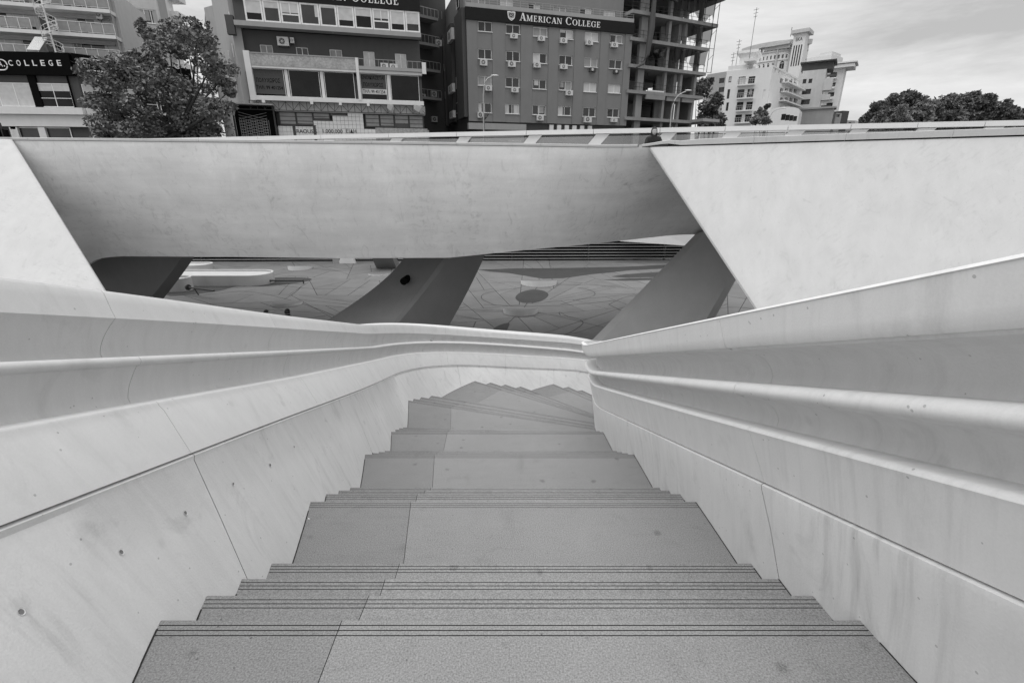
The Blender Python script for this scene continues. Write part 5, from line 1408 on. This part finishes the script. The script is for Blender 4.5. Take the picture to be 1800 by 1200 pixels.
# round hotel-like block with tower
cR = atY(1345, 110, 232); rad = 18; ang0, ang1 = R(205), R(300)
SK = root('round_block', (cR.x, cR.y+rad, zg), 'pale round cornered block with rows of small windows and a slim lettered tower', 'building')
cx, cy = atY(1303, 110, 250).x+18, 232+18
zT = EYE+ray(1350, 79).z/ray(1350, 79).y*232; zB_ = zg
rows_y = [(90, 98), (101, 110), ]
m = MB(); n = 40; A, B2 = [], []
def RPt(a, z, r=rad): return Vector((cx+r*math.cos(a), cy+r*math.sin(a), z))
def zat(py, px=1345): r_ = ray(px, py); return EYE+r_.z/r_.y*234
wins = []
for k in range(13):
    a = R(200+k*4.9)
    for (y0, y1) in ((80, 87.5), (95.5, 103)): wins.append((a, a+R(2.4), zat(y1), zat(y0), 0))
for k in range(6): a = R(203+k*6); wins.append((a, a+R(3.2), zat(120), zat(111.5), 1))
for k in range(2): a = R(243+k*11); wins.append((a, a+R(6), zat(122), zat(111.5), 1))
angs = sorted(set([R(186), R(277)]+[w[0] for w in wins]+[w[1] for w in wins]+[R(186+2.6*k) for k in range(36)])); zs = sorted(set([zB_, zT]+[w[2] for w in wins]+[w[3] for w in wins]))
for i in range(len(angs)-1):
    for j in range(len(zs)-1):
        ac_, zc_ = (angs[i]+angs[i+1])/2, (zs[j]+zs[j+1])/2
        if any(w[0] < ac_ < w[1] and w[2] < zc_ < w[3] for w in wins): continue
        m.quad(RPt(angs[i], zs[j]), RPt(angs[i+1], zs[j]), RPt(angs[i+1], zs[j+1]), RPt(angs[i], zs[j+1]))
m.build('wall', M_WHITE, SK, smooth=30)
for w in wins:
    m = MB(); m.quad(RPt(w[0], w[2], rad-.6), RPt(w[1], w[2], rad-.6), RPt(w[1], w[3], rad-.6), RPt(w[0], w[3], rad-.6)); am = (w[0]+w[1])/2
    m.add([RPt(am-.002, w[2], rad-.4), RPt(am+.002, w[2], rad-.4), RPt(am+.002, w[3], rad-.4), RPt(am-.002, w[3], rad-.4)], [(0, 1, 2, 3)], 1)
    if w[4]:
        za = w[3]; r2 = (w[1]-w[0])/2
        m.add([RPt(w[0]+2*r2*t, za+math.sin(math.pi*t)*r2*rad*.9, rad+.02) for t in [q/8 for q in range(9)]], [list(range(9))], 0)
    m.build('window', [M_GLASS, M_FRAME], SK)
m = MB()
for z0, z1, r_ in ((zT, zT+1.8, rad+1.6), (zat(106.5), zat(105.6), rad+.3), (zat(91), zat(90.2), rad+.3)):
    A = [RPt(R(186+2.6*k), z0, r_) for k in range(36)]; Bq = [RPt(R(186+2.6*k), z1, r_) for k in range(36)]; C2 = [RPt(R(186+2.6*k), z0, rad-.2) for k in range(36)]; D2 = [RPt(R(186+2.6*k), z1, rad-.2 if z1-z0 < 1.5 else rad-11) for k in range(36)]
    m.grid([A, Bq]); m.grid([C2, A]); m.grid([Bq, D2])
m.build('cornice', M_CREAM, SK, smooth=40)
for a in (238, 254, 264): a = R(a); m = MB(); m.tube([RPt(a, zB_, rad+.2), RPt(a, zT, rad+.2)], .45, 6); m.build('pilaster', M_CREAM, SK)
f = Fac(1391, 230, 1412, 227, 90); zz = f.uz(1400, 60)[1]
f.part(SK, 'tower', M_WHITE, (0, f.L, zg, zz, -6, 0)); f.part(SK, 'tower_roof', M_CREAM, (-1, f.L+1.2, zz, zz+1.3, -7, 1.3), (-12, -1, zz-3.2, zz-2.2, -9, .5), (-11, -1, zz-4.5, zz-3.2, -8, -.5))
for k in range(4): a = f.L*(.14+.2*k); f.part(SK, 'slot_window', M_GLASS, (a, a+f.L*.1, f.uz(1400, 116)[1], f.uz(1400, 80)[1], -.1, .04))
text_on(f, SK, 'SKA', f.L*.2, f.L*.78, f.uz(1400, 73)[1], f.uz(1400, 67)[1], .06, M_LETTERG)
m = MB(); m.tube([f.P(-2, zz, -3), f.P(-2, zz+3.4, -3)], .12, 5); m.build('mast', M_METALD, SK)
# grey balcony tower
f, B, z_ = simple_building('grey_tower', 'grey tower with horizontal window strips under a dark roof shelter', 1405, 1446, 124, 168, 164.5, M_CREAM, 7, [w4(1327, 558, 1347, 588), w4(1368, 556, 1388, 585), w4(1322, 630, 1378, 662, 3), w4(1315, 702, 1370, 734, 3), w4(1302, 778, 1360, 825, 2), w4(1408, 776, 1466, 825, 3), w4(1298, 856, 1352, 878, 3), w4(1400, 856, 1458, 878, 3)], 160)
f.part(B, 'dark_shelter', M_GREYD, (-.5, f.L+1.5, z_, z_+2.0, -8, -.5)); f.part(B, 'shelter_roof', M_METALD, (-1, f.L+2.2, z_+2.0, z_+2.4, -9, .6))
for y in (160, 177, 150): z = f.uz(1440, y)[1]; f.part(B, 'balcony', M_CREAM, (f.L, f.L+2.2, z, z+1.6, -3, .5))
f.part(B, 'podium', M_GREYL, (f.L*.1, f.L+4, zg, f.uz(1440, 192)[1], -5, .5), (f.L*.05, f.L+4.5, f.uz(1440, 192)[1], f.uz(1440, 189)[1], -5, 1.0))
for k, (a, b) in enumerate(((1372, 1392), (1392, 1398))): pass
# white balcony tower at the right
f, B, z_ = simple_building('white_tower', 'white tower with four stacked balconies and a flat overhanging roof', 1448, 1478, 122, 187, 184, M_WHITE, 7, [w4(1520, 512, 1560, 545, 2), w4(1512, 584, 1552, 608, 2), w4(1503, 652, 1542, 678, 2), w4(1493, 725, 1532, 748, 2)], 160, frame=M_FRAMED)
f.part(B, 'roof_slab', M_WHITE, (-1, f.L+2.6, z_, z_+1.0, -7, 1.8)); f.part(B, 'roof_cap', M_WHITE, (-1, f.L+3.2, z_+1.2, z_+1.6, -7, 2.2))
for y in (137, 154, 172, 190): z = f.uz(1460, y)[1]; f.part(B, 'balcony_slab', M_WHITE, (-.5, f.L*.62, z-.6, z-.2, 0, 1.8)); f.part(B, 'balcony_rail', M_GREYD, (-.5, f.L*.62, z+.1, z+.8, 1.7, 1.8))
f, B, z_ = simple_building('blank_block', 'blank white roof block between the slim tower and the balcony tower', 1410, 1452, 101, 209, 202, M_WHITE, 10, [], 150)
f.part(B, 'stair_head', M_WHITE, (f.L*.5, f.L*.98, z_, z_+1.0, -8, -.2))
simple_building('dark_kiosk', 'small dark block standing alone right of the white tower', 1480, 1491, 195, 170, 171, M_GREYD, 5, [], 205)
simple_building('low_block', 'low grey block with a window slot right of the white tower', 1469, 1479, 199, 165, 166, M_GREYL, 5, [w4(1562, 803, 1582, 825)], 205)
for k, (x0, x1, y, lab) in enumerate(((1488, 1506, 212, 'low pale house far off left of the tree mass'), (1505, 1530, 213, 'low white house far off next to the tree mass'))):
    simple_building('far_house', lab, x0, x1, y, 240, 241, M_CREAM if k else M_GREYL, 8, [(x0+4, y+3, x0+8, y+5)], 212)

# ================================================================ TREES
def leaf_cloud(m, c, rx, ry, rz, n, size, rs, shell=.55):
    for _ in range(n):
        while True:
            x, y, z = rs.uniform(-1, 1), rs.uniform(-1, 1), rs.uniform(-1, 1); q = x*x+y*y+z*z
            if q < 1 and q > shell*rs.random(): break
        p = Vector((c[0]+x*rx, c[1]+y*ry, c[2]+z*rz))
        a = Vector((rs.gauss(0, 1), rs.gauss(0, 1), rs.gauss(0, .7))).normalized(); b = a.cross(Vector((rs.gauss(0, 1), rs.gauss(0, 1), rs.gauss(0, 1)))).normalized()
        s_ = size*rs.uniform(.6, 1.3); k = len(m.v)
        m.v += [p-a*s_, p+b*s_*.5, p+a*s_, p-b*s_*.5]; m.f.append([k, k+1, k+2, k+3]); m.m.append(0)
def tree(name, base, H, clumps, label, leafsize, per, mat, group=None, seed=1, trunk_r=.35, fork=.35, cat='tree', sub=7):
    rs = random.Random(seed); base = Vector(base); rt = root(name, base, label, cat, group)
    m = MB(); f0 = base+Vector((rs.uniform(-.3, .3), 0, H*fork)); m.tube([base, base.lerp(f0, .5)+Vector((.15, 0, 0)), f0], [trunk_r, trunk_r*.8, trunk_r*.65], 8)
    m.build('trunk', M_BARK, rt)
    mb = MB(); ml = MB()
    for (cx, cy, cz, r) in clumps:
        c = Vector((cx, cy, cz)); mid = f0.lerp(c, .5)+Vector((rs.uniform(-.5, .5), rs.uniform(-.5, .5), -.3-rs.random()*.5)); mb.tube([f0, mid, c], [trunk_r*.45, trunk_r*.28, trunk_r*.08], 6)
        for _ in range(sub):
            d = Vector((rs.gauss(0, 1), rs.gauss(0, 1), rs.gauss(0, .7))).normalized()*r*rs.uniform(.35, .95)
            p = c+d; mb.tube([c, c+d*.6+Vector((0, 0, .1)), p], [trunk_r*.12, trunk_r*.08, trunk_r*.03], 4, caps=False)
            q = r*rs.uniform(.28, .5); leaf_cloud(ml, p, q, q, q*.75, int(per), leafsize, rs)
        leaf_cloud(ml, c, r*.9, r*.9, r*.7, int(per*1.5), leafsize, rs)
    mb.build('branch', M_BARK, rt); ml.build('crown', mat, rt); return rt
# big tree left; measured clump centres
cl = [(185, 165, 28), (170, 135, 22), (215, 120, 30), (258, 108, 24), (300, 95, 30), (345, 70, 26), (375, 110, 24), (390, 140, 20), (240, 165, 30), (290, 150, 34), (345, 155, 32), (190, 205, 26), (240, 215, 30), (290, 210, 30), (340, 205, 34), (385, 190, 22), (260, 60, 14), (385, 225, 24), (160, 178, 9), (402, 160, 10), (250, 40, 5), (225, 238, 22), (300, 240, 24), (350, 240, 24), (180, 238, 16)]
YT = 52
def clp(L, Y, sp, seed=3):
    rs = random.Random(seed); o = []
    for x, y, r in L:
        p = atY(x, y, Y+rs.uniform(-sp, sp)); o.append((p.x, p.y, p.z, 1.25*r/F*Y/1.12))
    return o
b0 = atY(318, 240, YT)
tree('tree', (b0.x, b0.y, zg), 6, clp(cl, YT, 3.5), 'large dark leafy tree in front of the left college building', .19, 88, M_LEAF, seed=3, trunk_r=.45, fork=.5, sub=9)
cl2 = [(322, 50, 22), (345, 60, 26), (362, 85, 22), (310, 75, 18)]
p = atY(350, 200, 60); tree('tree', (p.x, p.y, zg), 10, clp(cl2, 60, 2), 'tall dark tree top showing behind the large leafy tree', .20, 80, M_LEAFD, seed=8, trunk_r=.3)
# pines right of the frame tower
p = atY(1232, 200, 120); tree('pine_tree', (p.x, p.y, zg), 9, clp([(1230, 150, 14), (1238, 158, 12), (1243, 145, 9), (1224, 163, 12)], 120, 2), 'umbrella pine half hidden behind the concrete frame tower', .38, 60, M_LEAFD, 'dark pines beside the frame tower', 21)
p = atY(1250, 215, 110); tree('pine_tree', (p.x, p.y, zg), 7, clp([(1250, 182, 15), (1262, 178, 10), (1240, 190, 14), (1255, 200, 15), (1240, 207, 14), (1262, 212, 12), (1248, 216, 14)], 110, 2), 'broad dark pine between the frame tower and the white apartments', .36, 60, M_LEAFD, 'dark pines beside the frame tower', 22)
p = atY(1338, 215, 105); tree('small_tree', (p.x, p.y, zg), 5, clp([(1336, 208, 10), (1328, 212, 8), (1346, 212, 8), (1338, 199, 7), (1330, 200, 4), (1345, 200, 3)], 105, 1), 'small light leafed tree in front of the white apartments', .3, 45, M_LEAFL, seed=23, trunk_r=.15)
p = atY(1349, 190, 118); tree('small_tree', (p.x, p.y, zg), 9, clp([(1350, 186, 4), (1347, 189, 3)], 118, .5), 'tuft of dark leaves against the right end of the white apartments', .25, 40, M_LEAFD, seed=24, trunk_r=.1)
# tree mass at the right: separate trees
TR = [((1540, 205), [(1535, 200, 10), (1545, 192, 11), (1528, 208, 8)], M_LEAFD, 'leftmost dark tree of the far group at the right', 128),
 ((1562, 200), [(1560, 185, 13), (1572, 178, 12), (1552, 190, 10), (1562, 200, 12)], M_LEAFD, 'rounded dark tree second from the left in the far group', 134),
 ((1600, 200), [(1590, 177, 13), (1604, 174, 12), (1618, 178, 12), (1600, 190, 16), (1625, 186, 10)], M_LEAFD, 'widest dark tree at the top left of the far group', 140),
 ((1560, 210), [(1548, 206, 7), (1556, 202, 8), (1575, 206, 9), (1582, 195, 8), (1568, 200, 6)], M_LEAFL, 'light leafed low tree in front of the far group', 116),
 ((1610, 208), [(1600, 200, 13), (1618, 192, 14), (1634, 185, 12), (1622, 205, 12), (1642, 196, 12)], M_LEAFL, 'lighter bushy tree in the middle of the far group', 120),
 ((1660, 205), [(1655, 180, 13), (1668, 186, 14), (1652, 197, 14), (1672, 202, 14)], M_LEAF, 'bushy tree right of the middle in the far group', 124),
 ((1700, 203), [(1680, 178, 11), (1694, 176, 11), (1706, 174, 11), (1700, 190, 16), (1688, 200, 14), (1715, 186, 10)], M_LEAF, 'broad tree with ragged top right in the far group', 130),
 ((1735, 203), [(1728, 178, 12), (1738, 173, 8), (1735, 190, 14), (1725, 202, 14), (1745, 198, 11)], M_LEAF, 'tallest pointed tree near the right end of the far group', 126),
 ((1765, 203), [(1757, 190, 10), (1768, 184, 8), (1775, 193, 8), (1765, 200, 11), (1752, 202, 10)], M_LEAFD, 'rightmost tree of the far group', 122),
 ((1800, 206), [(1797, 205, 6), (1806, 200, 8), (1815, 205, 9)], M_LEAFD, 'dark tree cut by the right edge above the parapet', 120)]
for k, (b, c, mt, lab, Y) in enumerate(TR):
    p = atY(b[0], b[1], Y); tree('tree', (p.x, p.y, zg), 4, clp(c+[(b[0]-14, 210, 12), (b[0]+2, 211, 12), (b[0]+17, 209, 12), (b[0]-10, 224, 14), (b[0]+10, 225, 14)], Y, 2.5, 30+k), lab, .5, 85, mt, 'trees beyond the bridge at the right', 40+k, trunk_r=.3, sub=7)
for x, y0, h in ((1564, 175, 1), (1583, 182, 1), (1588, 188, 1), (1590, 190, 0)):
    p = atY(x, y0, 112); m = MB(); m.tube([(p.x, p.y, zg), tuple(p)], [.12, .06], 6); n_ = 7
    for k in range(n_): m.box(p.x-.22, p.x+.22, p.y-.1, p.y+.1, p.z-.9-k*.75, p.z-.45-k*.75)
    tag(m.build('banner_pole', M_METALD), 'slim black pole with dark plates before the far trees, '+{1564: 'leftmost', 1583: 'second', 1588: 'third', 1590: 'rightmost'}[x]+' of four', 'pole', 'black poles before the far trees')

# ================================================================ STREET FURNITURE
def street_lamp(px, pyb, pyt, Y, armx, army, label):
    b = atY(px, pyb, Y); t = atY(px, pyt, Y); e = atY(armx, army, Y); t = Vector((b.x+(t.x-b.x)*.3, b.y, t.z)); b = Vector((b.x, b.y, zg))
    rt = root('street_lamp', b, label, 'street lamp', 'street lamps before the buildings')
    m = MB(); P = [b, Vector((t.x, t.y, t.z-1.6)), t.lerp(e, .15)+Vector((0, 0, -.5)), t.lerp(e, .5)+Vector((0, 0, .0)), e]; P = [b]+[Vector(v) for v in catmull([tuple(p) for p in P[1:]], .3)]
    m.tube(P, [.11]+[.07]*(len(P)-1), 6); m.build('pole', M_METAL, rt)
    m = MB(); d = (e-t).normalized(); m.ell(e+d*.3, .45, .16, .09, 10, 6); m.build('lamp_head', M_WHITE, rt)
street_lamp(850, 225, 142, 60, 865, 135, 'slim street lamp before the left window column of the centre college')
street_lamp(1179, 222, 172, 68, 1206, 161, 'slim curved street lamp before the concrete frame tower')
street_lamp(1352, 219, 195, 112, 1376, 191, 'small curved street lamp before the low white annex')
# bare sapling by the lamp
p = atY(850, 215, 62); rs = random.Random(9); m = MB(); b = Vector((p.x+.1, p.y, zg)); k0 = Vector((p.x+.1, p.y, atY(850, 212, 62).z)); m.tube([b, k0], [.06, .04], 5)
for k in range(14):
    d = Vector((rs.uniform(-.9, .9), rs.uniform(-.5, .5), rs.uniform(.6, 1.4))); m.tube([k0, k0+d*.6+Vector((d.x*.1, 0, 0)), k0+d*1.1], [.02, .014, .006], 4)
tag(m.build('sapling', M_BARK), 'small bare sapling beside the lamp post by the centre college', 'sapling')
# traffic light at the far left
p = atY(8, 244, 40); TLz = atY(8, 216, 40).z
tr = root('traffic_light', (p.x, p.y, zg), 'dark traffic light at the far left edge behind the coping', 'traffic light')
m = MB(); m.tube([(p.x, p.y, zg), (p.x, p.y, TLz)], .08, 8); m.build('pole', M_METALD, tr)
m = MB(); m.box(p.x-.35, p.x-.05, p.y-.3, p.y-.05, TLz-1.2, TLz-.2); m.box(p.x+.25, p.x+.5, p.y-.25, p.y, TLz-1.4, TLz-.5); m.tube([(p.x, p.y, TLz-.4), (p.x+.3, p.y, TLz-.6)], .04, 5)
hd = m.build('signal_box', M_BLACK, tr)
for k in range(3):
    m = MB(); m.tube([(p.x-.2, p.y-.3, TLz-.4-.3*k), (p.x-.2, p.y-.42, TLz-.4-.3*k)], .1, 10); m.build('lens', M_LETTER if k == 0 else M_METALD, hd)
# white van roof and cars hidden behind the rail: van shows left of the big tree trunk
def van(px, py, Y, label):
    c = atY(px, py, Y); zt_ = c.z; L_, Wd = 4.6, 1.9; H = 2.2; z0 = zt_-H
    rt = root('van', (c.x, c.y, z0), label, 'van'); m = MB()
    prof = [(-L_/2, .35), (-L_/2, 1.9), (-L_/2+.15, 2.15), (L_/2-1.7, 2.2), (L_/2-.9, 1.3), (L_/2-.1, 1.05), (L_/2, .35)]
    n = len(prof); m.add([(c.x+x, c.y-Wd/2, z0+z) for x, z in prof]+[(c.x+x, c.y+Wd/2, z0+z) for x, z in prof], [list(range(n))[::-1], list(range(n, 2*n))]+[(i, (i+1) % n, n+(i+1) % n, n+i) for i in range(n)])
    m.build('body', M_WHITE, rt)
    m = MB(); m.box(c.x-L_/2+.3, c.x+L_/2-1.9, c.y-Wd/2-.01, c.y-Wd/2-.005, z0+1.3, z0+1.85); m.build('side_window', M_GLASSD, rt)
    for sx in (-1.5, 1.4):
        for sy in (-1, 1):
            m = MB(); m.tube([(c.x+sx, c.y+sy*Wd/2-.12, z0+.34), (c.x+sx, c.y+sy*Wd/2+.12, z0+.34)], .34, 14); m.build('wheel', M_BLACK, rt)
van(325, 203, 62, 'white van parked under the large leafy tree')

# ================================================================ PEOPLE
def person(loc, face_az, label, coat, hairlen, lean=0.0, arms='down', H=1.68):
    rt = root('person', loc, label, 'person'); s = H/1.72; L = Vector(loc)
    Rm = Matrix.Rotation(face_az, 4, 'Z')
    def T(p): return tuple((Rm @ Vector(p))*s)
    V = []; E = []; rad = []
    def jv(p, r, par=None):
        V.append(T(p)); rad.append(r*s); i = len(V)-1
        if par is not None: E.append((par, i))
        return i
    pel = jv((0, 0, .95), .15); ab = jv((0, lean*.3, 1.12), .14, pel); ch = jv((0, lean*.7, 1.32), .165, ab); nk = jv((0, lean, 1.48), .075, ch); hd = jv((0, lean*1.1, 1.55), .06, nk)
    for sd_ in (-1, 1):
        hp = jv((.10*sd_, 0, .90), .105, pel); kn = jv((.11*sd_, -.02, .5), .07, hp); an = jv((.11*sd_, .02, .09), .05, kn); jv((.12*sd_, -.16, .04), .04, an)
        sh = jv((.19*sd_, lean*.9, 1.40), .075, ch)
        if arms == 'front': el = jv((.25*sd_, -.12+lean, 1.15), .055, sh); wr = jv((.13*sd_, -.35+lean, 1.12), .035, el); fw2 = (0, -.09, .0)
        else: el = jv((.25*sd_, .02+lean*.6, 1.12), .055, sh); wr = jv((.26*sd_, -.05+lean*.5, .87), .035, el); fw2 = (0, -.02, -.09)
        W_ = Vector(((.13 if arms == 'front' else .26)*sd_, (-.35 if arms == 'front' else -.05)+lean*(1 if arms == 'front' else .5), 1.12 if arms == 'front' else .87))
        pm = jv(tuple(W_+Vector(fw2)*.7), .03, wr)
        for k in range(4):
            a = W_+Vector(fw2)*1.3+Vector(((k-1.5)*.02, 0, 0)); i1 = jv(tuple(a), .009, pm); jv(tuple(a+Vector(fw2)*(.7-.08*abs(k-1.4))+Vector((0, -.01, -.008))), .008, i1)
        a = W_+Vector(fw2)*.7+Vector((-.035*sd_, -.01, 0)); i1 = jv(tuple(a), .010, pm); jv(tuple(a+Vector(fw2)*.5+Vector((-.01*sd_, -.01, 0))), .009, i1)
    me = bpy.data.meshes.new('body'); me.from_pydata(V, E, []); me.materials.append(coat)
    o = bpy.data.objects.new('body', me); COL.objects.link(o); o.parent = rt
    md = o.modifiers.new('skin', 'SKIN')
    if not me.skin_vertices:
        bpy.context.view_layer.objects.active = o
        with bpy.context.temp_override(object=o, active_object=o): bpy.ops.mesh.customdata_skin_add()
    for i, sv in enumerate(me.skin_vertices[0].data): sv.radius = (rad[i], rad[i]); sv.use_root = (i == 0)
    sb = o.modifiers.new('sub', 'SUBSURF'); sb.levels = 1; sb.render_levels = 1
    # head
    m = MB(); nu, nv = 18, 14; c = Vector((0, lean*1.15, 1.60))
    for i in range(nv+1):
        ph = math.pi*i/nv
        for j in range(nu):
            th = 2*math.pi*j/nu; x, y, z = math.sin(ph)*math.cos(th), math.sin(ph)*math.sin(th), math.cos(ph)
            rx, ry, rz = .076, .098, .118
            if z < -.2: rx *= 1-.30*(-z-.2); ry *= 1-.12*(-z-.2)
            p = Vector((x*rx, y*ry, z*rz))
            if y < -.6 and abs(x) < .25 and -.45 < z < .1: p.y -= .018*(1-abs(x)*4)*(1-(z+.2)**2*2)
            if y < -.5 and .05 < z < .35 and .2 < abs(x) < .6: p.y += .010
            m.v.append(L+Vector(T(c+p)))
    for i in range(nv):
        for j in range(nu): m.f.append([i*nu+j, (i+1)*nu+j, (i+1)*nu+(j+1) % nu, i*nu+(j+1) % nu]); m.m.append(0)
    hd_ = m.build('head', M_SKIN, rt, smooth=60)
    m = MB()
    for sx in (-.031, .031): q = L+Vector(T(c+Vector((sx, -.086, .018)))); m.ell(q, .013*s, .01*s, .007*s, 8, 6)
    q = L+Vector(T(c+Vector((0, -.088, -.055)))); m.ell(q, .024*s, .01*s, .006*s, 8, 5); m.build('eyes_and_mouth', M_HAIR, hd_)
    m = MB()
    for sx in (-.078, .078): q = L+Vector(T(c+Vector((sx, .005, -.01)))); m.ell(q, .012*s, .022*s, .034*s, 8, 6)
    m.build('ear', M_SKIN, hd_)
    # hair: cap with fall
    m = MB(); nu, nv = 20, 12; vs0 = len(m.v)
    for i in range(nv+1):
        t = i/nv
        for j in range(nu):
            th = 2*math.pi*j/nu; fr = max(0, -math.sin(th))
            ext = (.5+.5*hairlen) if fr < .55 else .36
            ph = math.pi*min(1, t)*ext*.9; ph = min(ph, math.pi*.55); r0 = math.sin(ph)
            drop = max(0, math.pi*t*ext*.9-math.pi*.55)*.12*hairlen if fr < .55 else 0
            p = Vector((r0*math.cos(th)*.094, r0*math.sin(th)*.114+.012, math.cos(ph)*.136-drop))
            m.v.append(L+Vector(T(c+p)))
    for i in range(nv):
        for j in range(nu): m.f.append([i*nu+j, (i+1)*nu+j, (i+1)*nu+(j+1) % nu, i*nu+(j+1) % nu]); m.m.append(0)
    m.build('hair', M_HAIR, rt, smooth=60)
    return rt
ph_ = atY(1149, 232.5, 17.35)
person((ph_.x, ph_.y, dz), 0, 'person with long dark hair and black coat leaning on the bridge parapet', M_CLOTH, 1.6, lean=-.06, arms='front', H=1.86)
for (x, y, az, lab, hgt_) in ((505, 543, 2.6, 'person with short dark hair on the plaza just behind the left balustrade', 1.74), (468, 545, 2.2, 'person almost hidden by the left balustrade, only the crown of dark hair showing', 1.66)):
    r = ray(x, y); t = (EYE-hgt_*1.0)/-r.z; p = Vector((0, 0, EYE))+r*t; person((p.x, p.y, 0), az, lab, M_CLOTH, .5, H=hgt_)
pp = atZ(698, 470, 0); person((pp.x, pp.y, 0), 1.5, 'small dark figure standing far off under the bridge beam beside its leg', M_CLOTH, .6, H=1.7)
print('objects', len(S.objects), 'tris', sum(len(p.vertices)-2 for me in bpy.data.meshes for p in me.polygons))
